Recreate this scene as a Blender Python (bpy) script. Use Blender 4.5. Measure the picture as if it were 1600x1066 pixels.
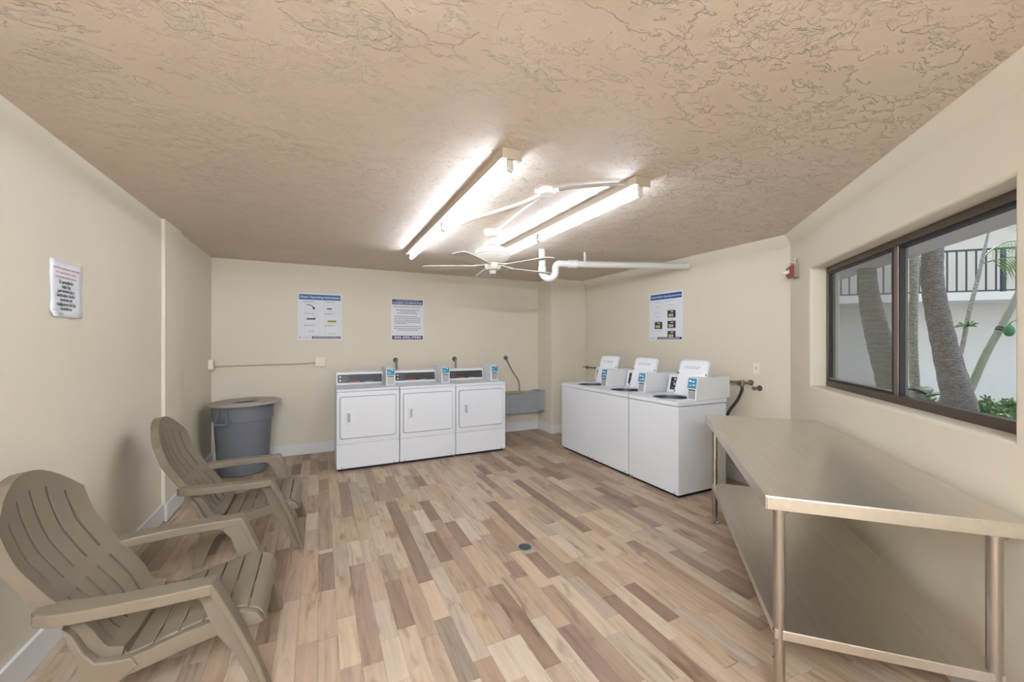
import bpy, bmesh, math, random
from mathutils import Vector, Matrix
R = math.radians
PI = math.pi
rnd = random.Random(7)
scene = bpy.context.scene
for o in list(bpy.data.objects): bpy.data.objects.remove(o)
col = scene.collection

# ------------------------------------------------------------------ camera
cd = bpy.data.cameras.new('camera'); cam = bpy.data.objects.new('camera', cd); col.objects.link(cam)
cd.sensor_width = 36.0; cd.lens = 622.0 / 1600.0 * 36.0
cd.clip_start = 0.05; cd.clip_end = 200
cam.location = (0, 0, 1.52); cam.rotation_euler = (R(90), 0, R(-25.8))
scene.camera = cam
# ------------------------------------------------------------------ sky, sun, exposure
world = bpy.data.worlds.new('sky'); scene.world = world; world.use_nodes = True
wn = world.node_tree; wn.nodes.clear()
sky = wn.nodes.new('ShaderNodeTexSky'); sky.sky_type = 'NISHITA'; sky.sun_disc = False
sky.sun_elevation = R(58); sky.sun_rotation = R(70); sky.air_density = 1.0; sky.dust_density = 2.5
bg = wn.nodes.new('ShaderNodeBackground'); bg.inputs['Strength'].default_value = 0.47
wo = wn.nodes.new('ShaderNodeOutputWorld')
hz = wn.nodes.new('ShaderNodeMix'); hz.data_type = 'RGBA'; hz.inputs['Factor'].default_value = .6
hz.inputs['B'].default_value = (2.1, 2.15, 2.2, 1)
wn.links.new(sky.outputs[0], hz.inputs['A']); wn.links.new(hz.outputs['Result'], bg.inputs[0]); wn.links.new(bg.outputs[0], wo.inputs[0])
sd = bpy.data.lights.new('sun', 'SUN'); sun = bpy.data.objects.new('sun', sd); col.objects.link(sun)
sd.energy = 2.2; sd.angle = R(0.6); sd.color = (1, .95, .86)
sun.rotation_euler = Vector((.62, .42, .85)).to_track_quat('Z', 'Y').to_euler()
TUBE = 23.0; REAR_FILL = 10.6
vs = scene.view_settings
scene.display_settings.display_device = 'sRGB'
vs.view_transform = 'Standard'; vs.look = 'None'; vs.exposure = 0.68; vs.gamma = 1.0; vs.use_curve_mapping = False

# ------------------------------------------------------------------ materials
def lin(c):
    r = []
    for v in c[:3]:
        v /= 255.0
        r.append(v / 12.92 if v <= .04045 else ((v + .055) / 1.055) ** 2.4)
    return (r[0], r[1], r[2], 1)
def mat(name, rgb, rough=.5, metal=0.0, noise=0.0, nscale=8.0, bump=0.0, bscale=60.0, spec=None, emit=0.0, stretch=None, ecol=None):
    m = bpy.data.materials.new(name); m.use_nodes = True
    nt = m.node_tree; b = nt.nodes['Principled BSDF']
    b.inputs['Base Color'].default_value = lin(rgb); b.inputs['Roughness'].default_value = rough
    b.inputs['Metallic'].default_value = metal
    if spec is not None: b.inputs['Specular IOR Level'].default_value = spec
    if emit:
        b.inputs['Emission Color'].default_value = lin(ecol or rgb); b.inputs['Emission Strength'].default_value = emit
    if noise or bump:
        tc = nt.nodes.new('ShaderNodeTexCoord'); mp = nt.nodes.new('ShaderNodeMapping')
        nt.links.new(tc.outputs['Object'], mp.inputs[0])
        if stretch: mp.inputs['Scale'].default_value = stretch
    if noise:
        n = nt.nodes.new('ShaderNodeTexNoise'); n.inputs['Scale'].default_value = nscale; n.inputs['Detail'].default_value = 5
        nt.links.new(mp.outputs[0], n.inputs['Vector'])
        mx = nt.nodes.new('ShaderNodeMix'); mx.data_type = 'RGBA'
        c = lin(rgb); mx.inputs['A'].default_value = tuple(v * (1 - noise) for v in c[:3]) + (1,)
        mx.inputs['B'].default_value = tuple(min(1, v * (1 + noise)) for v in c[:3]) + (1,)
        nt.links.new(n.outputs[0], mx.inputs['Factor']); nt.links.new(mx.outputs['Result'], b.inputs['Base Color'])
    if bump:
        n2 = nt.nodes.new('ShaderNodeTexNoise'); n2.inputs['Scale'].default_value = bscale; n2.inputs['Detail'].default_value = 4
        nt.links.new(mp.outputs[0], n2.inputs['Vector'])
        bp = nt.nodes.new('ShaderNodeBump'); bp.inputs['Strength'].default_value = bump; bp.inputs['Distance'].default_value = .01
        nt.links.new(n2.outputs[0], bp.inputs['Height']); nt.links.new(bp.outputs[0], b.inputs['Normal'])
    return m
WALL = (226, 216, 196)
M = dict(
 wall=mat('cream wall paint', WALL, .65, noise=.03, nscale=1.5, bump=.12, bscale=25),
 base=mat('white baseboard paint', (232, 230, 226), .45),
 white=mat('white enamel', (226, 227, 229), .28),
 whitep=mat('white plastic', (228, 228, 228), .4),
 fanw=mat('white fan plastic', (214, 208, 196), .45),
 pvc=mat('white pvc', (236, 234, 228), .35),
 seam=mat('grey gasket', (120, 122, 126), .6),
 dark=mat('dark recess', (22, 22, 24), .6),
 glass_black=mat('smoked panel', (62, 62, 66), .22, noise=.1, nscale=6),
 red_print=mat('red print', (150, 42, 40), .4),
 teal=mat('teal label', (52, 138, 168), .35),
 silver=mat('silver plate', (190, 190, 192), .3, .6),
 steel=mat('brushed stainless steel', (222, 217, 208), .34, 1.0, noise=.10, nscale=3, bump=.02, bscale=40, stretch=(1, 14, 8)),
 steel_leg=mat('stainless tube', (188, 182, 176), .26, 1.0),
 galv=mat('galvanised sheet', (164, 168, 170), .5, .15, noise=.12, nscale=14),
 chrome=mat('weathered metal', (120, 112, 104), .4, .8),
 brass=mat('tarnished valve metal', (150, 138, 112), .4, .8),
 rubber=mat('black rubber', (24, 22, 22), .5),
 conduit=mat('painted conduit', (196, 182, 154), .5),
 flex=mat('grey flexible cord', (140, 130, 114), .5),
 boxp=mat('cream device box', (238, 232, 216), .4),
 wood=mat('tan board', (176, 154, 116), .7, noise=.15, nscale=10, stretch=(1, 8, 8)),
 chair=mat('mushroom brown plastic', (119, 107, 90), .48, noise=.03, nscale=30, bump=.04, bscale=300),
 can=mat('grey bin plastic', (112, 115, 121), .5, noise=.05, nscale=12),
 lid=mat('pale grey brown lid plastic', (168, 160, 148), .5, noise=.05, nscale=8),
 housing=mat('beige lamp housing', (168, 152, 130), .5, .1),
 socket=mat('lamp socket', (196, 184, 172), .5),
 paper=mat('white paper', (232, 233, 236), .6),
 blue=mat('blue print', (44, 88, 150), .5),
 navy=mat('purple navy print', (72, 76, 118), .5),
 ink=mat('dark ink', (52, 54, 62), .6),
 grey_ink=mat('grey ink', (140, 146, 152), .6),
 pale_ink=mat('pale ink', (196, 202, 206), .6),
 red_ink=mat('red ink', (206, 160, 164), .6),
 yellow=mat('yellow print', (214, 206, 146), .6),
 olive=mat('olive print', (128, 124, 60), .6),
 bronze=mat('bronze window frame', (92, 82, 72), .4, .5),
 bronze_d=mat('dark window gasket', (34, 31, 30), .5),
 alu=mat('bare aluminium bead', (176, 170, 166), .35, .7),
 alarm=mat('red alarm plastic', (138, 52, 44), .4),
 lens=mat('clear strobe lens', (240, 238, 236), .1),
 facade=mat('facade stucco', (230, 220, 206), .8, noise=.04, nscale=2),
 soffit=mat('soffit paint', (190, 182, 174), .8),
 rail=mat('dark railing paint', (58, 64, 72), .5),
 concrete=mat('walk concrete', (176, 180, 188), .85, noise=.06, nscale=3),
 soil=mat('planter soil', (92, 70, 52), .95, noise=.25, nscale=20),
 leaf=mat('shrub leaf', (88, 132, 62), .5, noise=.35, nscale=5),
 leaf_d=mat('dark glossy leaf', (40, 66, 44), .6, noise=.2, nscale=9),
 leaf_r=mat('reddish leaf', (160, 118, 90), .5, noise=.3, nscale=7),
 frond=mat('palm frond leaf', (112, 136, 64), .45, noise=.25, nscale=6),
 stemg=mat('green palm stem', (140, 142, 118), .6, noise=.3, nscale=9),
 pot=mat('green glazed feeder', (70, 128, 84), .35),
 drain=mat('drain cover', (78, 84, 84), .45, .5),
 ring=mat('drain ring', (150, 150, 152), .4, .6),
)
M['tube'] = mat('lit fluorescent tube', (255, 250, 240), .4, emit=TUBE, ecol=(219, 233, 255))

def trunk_mat(name, c1, c2, rings):
    m = bpy.data.materials.new(name); m.use_nodes = True; nt = m.node_tree; b = nt.nodes['Principled BSDF']
    b.inputs['Roughness'].default_value = .85
    tc = nt.nodes.new('ShaderNodeTexCoord')
    w = nt.nodes.new('ShaderNodeTexWave'); w.bands_direction = 'Z'; w.inputs['Scale'].default_value = rings
    w.inputs['Distortion'].default_value = 9; w.inputs['Detail'].default_value = 5; w.inputs['Detail Scale'].default_value = 2.5
    n = nt.nodes.new('ShaderNodeTexNoise'); n.inputs['Scale'].default_value = 14; n.inputs['Detail'].default_value = 6
    nt.links.new(tc.outputs['Object'], w.inputs['Vector']); nt.links.new(tc.outputs['Object'], n.inputs['Vector'])
    ad = nt.nodes.new('ShaderNodeMath'); ad.operation = 'MULTIPLY'
    nt.links.new(w.outputs['Fac'], ad.inputs[0]); nt.links.new(n.outputs[0], ad.inputs[1])
    r = nt.nodes.new('ShaderNodeValToRGB'); r.color_ramp.elements[0].position = .1; r.color_ramp.elements[1].position = .55
    r.color_ramp.elements[0].color = lin(c1); r.color_ramp.elements[1].color = lin(c2)
    nt.links.new(ad.outputs[0], r.inputs[0]); nt.links.new(r.outputs[0], b.inputs['Base Color'])
    bp = nt.nodes.new('ShaderNodeBump'); bp.inputs['Strength'].default_value = .5; bp.inputs['Distance'].default_value = .02
    nt.links.new(ad.outputs[0], bp.inputs['Height']); nt.links.new(bp.outputs[0], b.inputs['Normal'])
    return m
M['trunk'] = trunk_mat('ringed palm bark', (104, 95, 88), (152, 143, 132), 13)
M['trunk2'] = trunk_mat('mottled tree bark', (112, 104, 92), (146, 138, 124), 5)
M['trunk3'] = trunk_mat('pale ringed stem', (140, 136, 120), (184, 184, 172), 11)

def glass_mat(name, alpha, tint=(255, 255, 255), rough=.02):
    m = bpy.data.materials.new(name); m.use_nodes = True; nt = m.node_tree; nt.nodes.clear()
    tr = nt.nodes.new('ShaderNodeBsdfTransparent'); tr.inputs[0].default_value = lin(tint)
    gl = nt.nodes.new('ShaderNodeBsdfGlossy'); gl.inputs['Roughness'].default_value = rough
    mx = nt.nodes.new('ShaderNodeMixShader'); mx.inputs[0].default_value = alpha
    out = nt.nodes.new('ShaderNodeOutputMaterial')
    nt.links.new(tr.outputs[0], mx.inputs[1]); nt.links.new(gl.outputs[0], mx.inputs[2]); nt.links.new(mx.outputs[0], out.inputs[0])
    return m
M['glass'] = glass_mat('window glass', .04, (245, 248, 248))
def screen_mat():
    m = bpy.data.materials.new('insect screen mesh'); m.use_nodes = True; nt = m.node_tree; nt.nodes.clear()
    tr = nt.nodes.new('ShaderNodeBsdfTransparent'); df = nt.nodes.new('ShaderNodeBsdfDiffuse'); df.inputs[0].default_value = lin((150, 146, 138))
    mx = nt.nodes.new('ShaderNodeMixShader'); mx.inputs[0].default_value = .34
    out = nt.nodes.new('ShaderNodeOutputMaterial')
    nt.links.new(tr.outputs[0], mx.inputs[1]); nt.links.new(df.outputs[0], mx.inputs[2]); nt.links.new(mx.outputs[0], out.inputs[0])
    return m
M['screen'] = screen_mat()

def ceiling_mat():
    m = bpy.data.materials.new('skip trowel plaster'); m.use_nodes = True; nt = m.node_tree; b = nt.nodes['Principled BSDF']
    N = nt.nodes.new; Lk = nt.links.new
    b.inputs['Roughness'].default_value = .6; b.inputs['Base Color'].default_value = lin((221, 205, 187))
    tc = N('ShaderNodeTexCoord')
    mp = N('ShaderNodeMapping'); mp.inputs['Rotation'].default_value = (0, 0, R(18)); mp.inputs['Scale'].default_value = (1.0, 1.7, 1)
    Lk(tc.outputs['Object'], mp.inputs[0])
    def noise(scale, det, rough, dist, vec):
        n = N('ShaderNodeTexNoise'); n.inputs['Scale'].default_value = scale; n.inputs['Detail'].default_value = det
        n.inputs['Roughness'].default_value = rough; n.inputs['Distortion'].default_value = dist; Lk(vec, n.inputs['Vector']); return n.outputs[0]
    def rng(sock, a, b, c=0.0, d=1.0):
        r = N('ShaderNodeMapRange'); r.interpolation_type = 'SMOOTHSTEP'
        for k, v in (('From Min', a), ('From Max', b), ('To Min', c), ('To Max', d)): r.inputs[k].default_value = v
        Lk(sock, r.inputs['Value']); return r.outputs[0]
    def op(o, x, y):
        m_ = N('ShaderNodeMath'); m_.operation = o
        for k, v in enumerate((x, y)):
            if isinstance(v, float): m_.inputs[k].default_value = v
            else: Lk(v, m_.inputs[k])
        return m_.outputs[0]
    # trowelled plateaus: steps with sharp broken edges, only in patches, over gentle waves and a fine sandy grain
    big = noise(4.2, 6, .58, .35, mp.outputs[0]); st1 = rng(big, .535, .558)
    st2 = rng(noise(9.0, 5, .55, .5, mp.outputs[0]), .57, .595)
    clus = rng(noise(26.0, 4, .6, .8, tc.outputs['Object']), .50, .60)
    patch = rng(noise(2.1, 2, .5, 0, tc.outputs['Object']), .46, .62)
    patch2 = rng(noise(1.3, 1, .5, 0, mp.outputs[0]), .38, .58, .5, 1.0)
    hsum = op('MULTIPLY', st1, op('MULTIPLY', patch2, 1.0))
    hsum = op('ADD', hsum, op('MULTIPLY', op('MULTIPLY', st2, patch2), .6))
    hsum = op('ADD', hsum, op('MULTIPLY', op('MULTIPLY', clus, patch), .38))
    hsum = op('ADD', hsum, op('MULTIPLY', noise(3.0, 2, .5, 0, tc.outputs['Object']), 1.2))
    hsum = op('ADD', hsum, op('MULTIPLY', noise(60, 3, .5, 0, tc.outputs['Object']), .10))
    bp = N('ShaderNodeBump'); bp.inputs['Strength'].default_value = .82; bp.inputs['Distance'].default_value = .011
    Lk(hsum, bp.inputs['Height']); Lk(bp.outputs[0], b.inputs['Normal'])
    return m
M['ceiling'] = ceiling_mat()

def plank_mat(name, attr):
    m = bpy.data.materials.new(name); m.use_nodes = True; nt = m.node_tree; b = nt.nodes['Principled BSDF']
    N = nt.nodes.new; Lk = nt.links.new
    b.inputs['Roughness'].default_value = .5; b.inputs['Specular IOR Level'].default_value = .35
    geo = N('ShaderNodeNewGeometry'); oi = N('ShaderNodeObjectInfo')
    if attr:
        at_ = N('ShaderNodeAttribute'); at_.attribute_name = 'tone'; csock = at_.outputs['Color']
        seed = at_.outputs['Fac']
    else:
        csock = oi.outputs['Color']; seed = oi.outputs['Random']
    mp = N('ShaderNodeMapping'); mp.inputs['Scale'].default_value = (26, 2.4, 1)
    Lk(geo.outputs['Position'], mp.inputs['Vector'])
    cb = N('ShaderNodeCombineXYZ'); sc = N('ShaderNodeMath'); sc.operation = 'MULTIPLY'; sc.inputs[1].default_value = 37
    Lk(seed, sc.inputs[0]); Lk(sc.outputs[0], cb.inputs['Z']); Lk(sc.outputs[0], cb.inputs['Y']); Lk(cb.outputs[0], mp.inputs['Location'])
    n = N('ShaderNodeTexNoise'); n.inputs['Scale'].default_value = 1.0; n.inputs['Detail'].default_value = 6; n.inputs['Roughness'].default_value = .6; n.inputs['Distortion'].default_value = .8
    Lk(mp.outputs[0], n.inputs['Vector'])
    r = N('ShaderNodeValToRGB'); e = r.color_ramp.elements
    e[0].position = .28; e[0].color = (.52, .48, .45, 1); e[1].position = .72; e[1].color = (1.12, 1.1, 1.08, 1)
    k = e.new(.42); k.color = (.9, .88, .86, 1); k = e.new(.55); k.color = (1.0, 1.0, 1.0, 1)
    Lk(n.outputs[0], r.inputs[0])
    mp2 = N('ShaderNodeMapping'); mp2.inputs['Scale'].default_value = (9, 3.2, 1); Lk(geo.outputs['Position'], mp2.inputs['Vector']); Lk(cb.outputs[0], mp2.inputs['Location'])
    kn = N('ShaderNodeTexNoise'); kn.inputs['Scale'].default_value = 1.0; kn.inputs['Detail'].default_value = 2; Lk(mp2.outputs[0], kn.inputs['Vector'])
    kr = N('ShaderNodeValToRGB'); kr.color_ramp.elements[0].position = .24; kr.color_ramp.elements[0].color = (.6, .55, .5, 1); kr.color_ramp.elements[1].position = .36; kr.color_ramp.elements[1].color = (1, 1, 1, 1)
    Lk(kn.outputs[0], kr.inputs[0])
    m1 = N('ShaderNodeMix'); m1.data_type = 'RGBA'; m1.blend_type = 'MULTIPLY'; m1.inputs['Factor'].default_value = 1
    Lk(csock, m1.inputs['A']); Lk(r.outputs[0], m1.inputs['B'])
    m2 = N('ShaderNodeMix'); m2.data_type = 'RGBA'; m2.blend_type = 'MULTIPLY'; m2.inputs['Factor'].default_value = 1
    Lk(m1.outputs['Result'], m2.inputs['A']); Lk(kr.outputs[0], m2.inputs['B'])
    Lk(m2.outputs['Result'], b.inputs['Base Color'])
    bp = N('ShaderNodeBump'); bp.inputs['Strength'].default_value = .08; bp.inputs['Distance'].default_value = .004
    Lk(n.outputs[0], bp.inputs['Height']); Lk(bp.outputs[0], b.inputs['Normal'])
    return m
M['plank'] = plank_mat('printed oak plank', False)
M['plank_far'] = plank_mat('printed oak plank far', True)

# ------------------------------------------------------------------ mesh helpers
def BM(): return bmesh.new()
def box(bm, x0, x1, y0, y1, z0, z1):
    v = [bm.verts.new(p) for p in ((x0,y0,z0),(x1,y0,z0),(x1,y1,z0),(x0,y1,z0),(x0,y0,z1),(x1,y0,z1),(x1,y1,z1),(x0,y1,z1))]
    for f in ((3,2,1,0),(4,5,6,7),(0,1,5,4),(1,2,6,5),(2,3,7,6),(3,0,4,7)): bm.faces.new([v[i] for i in f])
    return v
def hexa(bm, b4, t4):
    v = [bm.verts.new(p) for p in list(b4) + list(t4)]
    for f in ((3,2,1,0),(4,5,6,7),(0,1,5,4),(1,2,6,5),(2,3,7,6),(3,0,4,7)): bm.faces.new([v[i] for i in f])
def tube(bm, pts, r, n=10, cap=True):
    pts = [Vector(p) for p in pts]; rs = r if isinstance(r, (list, tuple)) else [r] * len(pts)
    rings = []; up = None
    for i, p in enumerate(pts):
        t = (pts[min(i + 1, len(pts) - 1)] - pts[max(i - 1, 0)]).normalized()
        if up is None:
            up = Vector((0, 0, 1)) if abs(t.z) < .9 else Vector((1, 0, 0))
        a = t.cross(up)
        if a.length < 1e-4: a = t.cross(Vector((1, 0, 0)))
        a.normalize(); b = a.cross(t).normalized(); up = b
        rings.append([bm.verts.new(p + a * math.cos(2 * PI * k / n) * rs[i] + b * math.sin(2 * PI * k / n) * rs[i]) for k in range(n)])
    for q, s in zip(rings, rings[1:]):
        for k in range(n): bm.faces.new((q[k], q[(k + 1) % n], s[(k + 1) % n], s[k]))
    if cap:
        bm.faces.new(rings[0][::-1]); bm.faces.new(rings[-1])
def smooth_path(pts, n=8):
    pts = [Vector(p) for p in pts]; P = [pts[0] * 2 - pts[1]] + pts + [pts[-1] * 2 - pts[-2]]; out = []
    for i in range(1, len(P) - 2):
        for k in range(n):
            t = k / n; a, b, c, d = P[i - 1], P[i], P[i + 1], P[i + 2]
            out.append(.5 * ((2 * b) + (c - a) * t + (2 * a - 5 * b + 4 * c - d) * t * t + (3 * b - a - 3 * c + d) * t ** 3))
    out.append(pts[-1]); return out
def lathe(bm, prof, c=(0, 0, 0), n=32, axis='z', caps=True):
    rings = []
    for r, h in prof:
        ring = []
        for k in range(n):
            a = 2 * PI * k / n; x, y = r * math.cos(a), r * math.sin(a)
            p = (x, y, h) if axis == 'z' else ((x, h, y) if axis == 'y' else (h, x, y))
            ring.append(bm.verts.new((p[0] + c[0], p[1] + c[1], p[2] + c[2])))
        rings.append(ring)
    for q, s in zip(rings, rings[1:]):
        for k in range(n): bm.faces.new((q[k], q[(k + 1) % n], s[(k + 1) % n], s[k]))
    if caps:
        bm.faces.new(rings[0][::-1]); bm.faces.new(rings[-1])
def prism(bm, outline, a0, a1, axis='y'):
    def P(p, a): return (p[0], a, p[1]) if axis == 'y' else ((p[0], p[1], a) if axis == 'z' else (a, p[0], p[1]))
    A = [bm.verts.new(P(p, a0)) for p in outline]; B = [bm.verts.new(P(p, a1)) for p in outline]
    n = len(outline)
    for k in range(n): bm.faces.new((A[k], A[(k + 1) % n], B[(k + 1) % n], B[k]))
    bm.faces.new(A[::-1]); bm.faces.new(B)
def obj(name, bm, m, parent=None, smooth=False, bevel=0.0, seg=2):
    bmesh.ops.recalc_face_normals(bm, faces=bm.faces)
    me = bpy.data.meshes.new(name); bm.to_mesh(me); bm.free()
    if isinstance(m, str): m = M[m]
    me.materials.append(m)
    if smooth:
        me.polygons.foreach_set('use_smooth', [True] * len(me.polygons))
        me.set_sharp_from_angle(angle=R(38))
    o = bpy.data.objects.new(name, me); col.objects.link(o)
    if parent: o.parent = parent
    if bevel:
        md = o.modifiers.new('edge', 'BEVEL'); md.width = bevel; md.segments = seg; md.limit_method = 'ANGLE'; md.angle_limit = R(40)
    return o
def tag(o, label=None, cat=None, group=None, kind=None):
    if label: o['label'] = label
    if cat: o['category'] = cat
    if group: o['group'] = group
    if kind: o['kind'] = kind
    return o
def thing(name, label, cat, loc=(0, 0, 0), rot=(0, 0, 0), group=None):
    o = bpy.data.objects.new(name, None); col.objects.link(o); o.empty_display_size = .1
    o.location = loc; o.rotation_euler = rot if isinstance(rot, tuple) else (0, 0, rot)
    return tag(o, label, cat, group)
def struct(name, bm, m, **k):
    loc = k.pop('loc', None); rz = k.pop('rz', 0); label = k.pop('label', None)
    o = obj(name, bm, m, **k)
    if loc: o.location = loc
    o.rotation_euler = (0, 0, rz)
    if not k.get('parent'):
        tag(o, label, None, None, 'structure')
    return o
def dup(root, loc, label, rot=None):
    r = root.copy(); col.objects.link(r); r.location = loc; r['label'] = label
    if rot is not None: r.rotation_euler = rot
    for ch in list(root.children):
        c = ch.copy(); col.objects.link(c); c.parent = r
        for g in list(ch.children):
            d = g.copy(); col.objects.link(d); d.parent = c
    return r
def lettering(s, size, m, parent, x, y, z=.0022, align='CENTER', name='lettering', width=None, bold=0.0):
    cu = bpy.data.curves.new('t', 'FONT'); cu.body = s; cu.size = size; cu.align_x = align; cu.align_y = 'CENTER'
    cu.resolution_u = 2; cu.offset = bold
    t = bpy.data.objects.new('t', cu); col.objects.link(t)
    bpy.context.view_layer.update()
    dg = bpy.context.evaluated_depsgraph_get()
    me = bpy.data.meshes.new_from_object(t.evaluated_get(dg))
    bpy.data.objects.remove(t); bpy.data.curves.remove(cu)
    if width:
        w = max(v.co.x for v in me.vertices) - min(v.co.x for v in me.vertices)
        for v in me.vertices: v.co.x *= width / w
    me.materials.clear(); me.materials.append(M[m])
    o = bpy.data.objects.new(name, me); col.objects.link(o); o.parent = parent; o.location = (x, y, z)
    return o

# ------------------------------------------------------------------ room shell
XL, XR, YB, YF, H = -1.20, 4.11, 6.03, -1.50, 2.55
K = Vector((4.11, 2.30, 0)); WA = R(225)          # window wall: local x runs towards the viewer, local y points outdoors
KE = (XR - (2.30 - YF), YF)                        # where the window wall meets the wall behind the viewer
poly = [(XL - .2, YF - .2), (KE[0] + .1, YF - .2), (XR + .2, 2.22), (XR + .2, YB + .2), (XL - .2, YB + .2)]
bm = BM(); prism(bm, poly, -.12, -.006, 'z'); floor = struct('floor', bm, mat('floor underlay', (120, 100, 84), .8), label='brown and tan multi tone wood plank floor')
bm = BM(); prism(bm, poly, H, H + .15, 'z'); struct('ceiling', bm, 'ceiling', label='beige hand trowelled textured plaster ceiling')

bm = BM(); box(bm, XL - .2, XL, YF - .2, YB + .2, 0, H)
struct('wall_left', bm, 'wall', label='cream wall behind the two brown chairs')
bm = BM(); box(bm, XL, XL + .028, 4.29, 4.74, 0, H)
struct('trim_1', bm, 'wall', bevel=.006, label='shallow cream pilaster on the left wall by the farther chair')
bm = BM(); box(bm, XL, XR + .2, YB, YB + .2, 0, H)
struct('wall_back', bm, 'wall', label='cream wall behind the dryers')
bm = BM(); box(bm, 3.42, XR, 5.585, YB, 0, H)
struct('trim_2', bm, 'wall', bevel=.012, label='cream boxed column in the far right corner')
bm = BM(); box(bm, XR, XR + .2, 2.22, YB, 0, H)
struct('wall_right', bm, 'wall', label='cream wall behind the washers')
bm = BM(); box(bm, XL, KE[0], YF - .2, YF, 0, H)
struct('wall_front', bm, 'wall', label='cream wall behind the viewer')
# window wall with its opening
WU0, WU1, WZ0, WZ1, WT = .508, 2.512, 1.142, 2.135, .21
LW = (XR - KE[0]) * math.sqrt(2)
bm = BM()
us = [-.08, WU0, WU1, LW + .1]; zs = [0, WZ0, WZ1, H]
V = {}
for d in (0, WT):
    for i, u in enumerate(us):
        for j, z in enumerate(zs):
            zz = z + (.03 if d == 0 and False else 0)
            V[i, j, d] = bm.verts.new((u, d, zz))
for d in (0, WT):
    for i in range(3):
        for j in range(3):
            if (i, j) != (1, 1): bm.faces.new((V[i, j, d], V[i + 1, j, d], V[i + 1, j + 1, d], V[i, j + 1, d]))
for a, b in (((1, 1), (2, 1)), ((2, 1), (2, 2)), ((2, 2), (1, 2)), ((1, 2), (1, 1))):
    bm.faces.new((V[a + (0,)], V[b + (0,)], V[b + (WT,)], V[a + (WT,)]))
for i in range(3):
    bm.faces.new((V[i, 0, 0], V[i + 1, 0, 0], V[i + 1, 0, WT], V[i, 0, WT])); bm.faces.new((V[i, 3, 0], V[i + 1, 3, 0], V[i + 1, 3, WT], V[i, 3, WT]))
    bm.faces.new((V[0, i, 0], V[0, i + 1, 0], V[0, i + 1, WT], V[0, i, WT])); bm.faces.new((V[3, i, 0], V[3, i + 1, 0], V[3, i + 1, WT], V[3, i, WT]))
struct('wall_window', bm, 'wall', bevel=.018, seg=3, loc=K, rz=WA, label='cream slanting wall with the wide window')
# soft plaster cove along the top of the right and window walls
cove = [(0, 0), (0, -.11), (.010, -.075), (.022, -.045), (.04, -.02), (.05, 0)]
bm = BM(); prism(bm, [(XR - a, H + b) for a, b in cove], 2.28, 5.585, 'y')
struct('trim_3', bm, 'wall', smooth=True, label='plaster cove at the top of the wall behind the washers')
bm = BM(); prism(bm, [(-a, H + b) for a, b in cove], -.02, LW, 'x')
struct('trim_4', bm, 'wall', smooth=True, loc=K, rz=WA, label='plaster cove at the top of the window wall')
# baseboards
def baseboard(name, bm, **k): return struct(name, bm, 'base', bevel=.006, **k)
bm = BM(); box(bm, XL, XL + .018, YF, 4.29, 0, .15); box(bm, XL + .028, XL + .046, 4.275, 4.755, 0, .15); box(bm, XL, XL + .018, 4.755, YB, 0, .15)
baseboard('baseboard_left', bm, label='white baseboard on the left wall')
bm = BM(); box(bm, XL + .018, 3.42, YB - .018, YB, 0, .15)
baseboard('baseboard_back', bm, label='white baseboard on the back wall')
bm = BM(); box(bm, 3.402, 3.42, 5.567, YB - .018, 0, .15); box(bm, 3.42, XR - .018, 5.567, 5.585, 0, .15)
baseboard('baseboard_column', bm, label='white baseboard round the corner column')
bm = BM(); box(bm, XR - .018, XR, 2.29, 5.567, 0, .15)
baseboard('baseboard_right', bm, label='white baseboard behind the washers')
bm = BM(); box(bm, 0, LW, -.018, 0, 0, .15)
baseboard('baseboard_window', bm, loc=K, rz=WA, label='white baseboard under the window wall')

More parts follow.
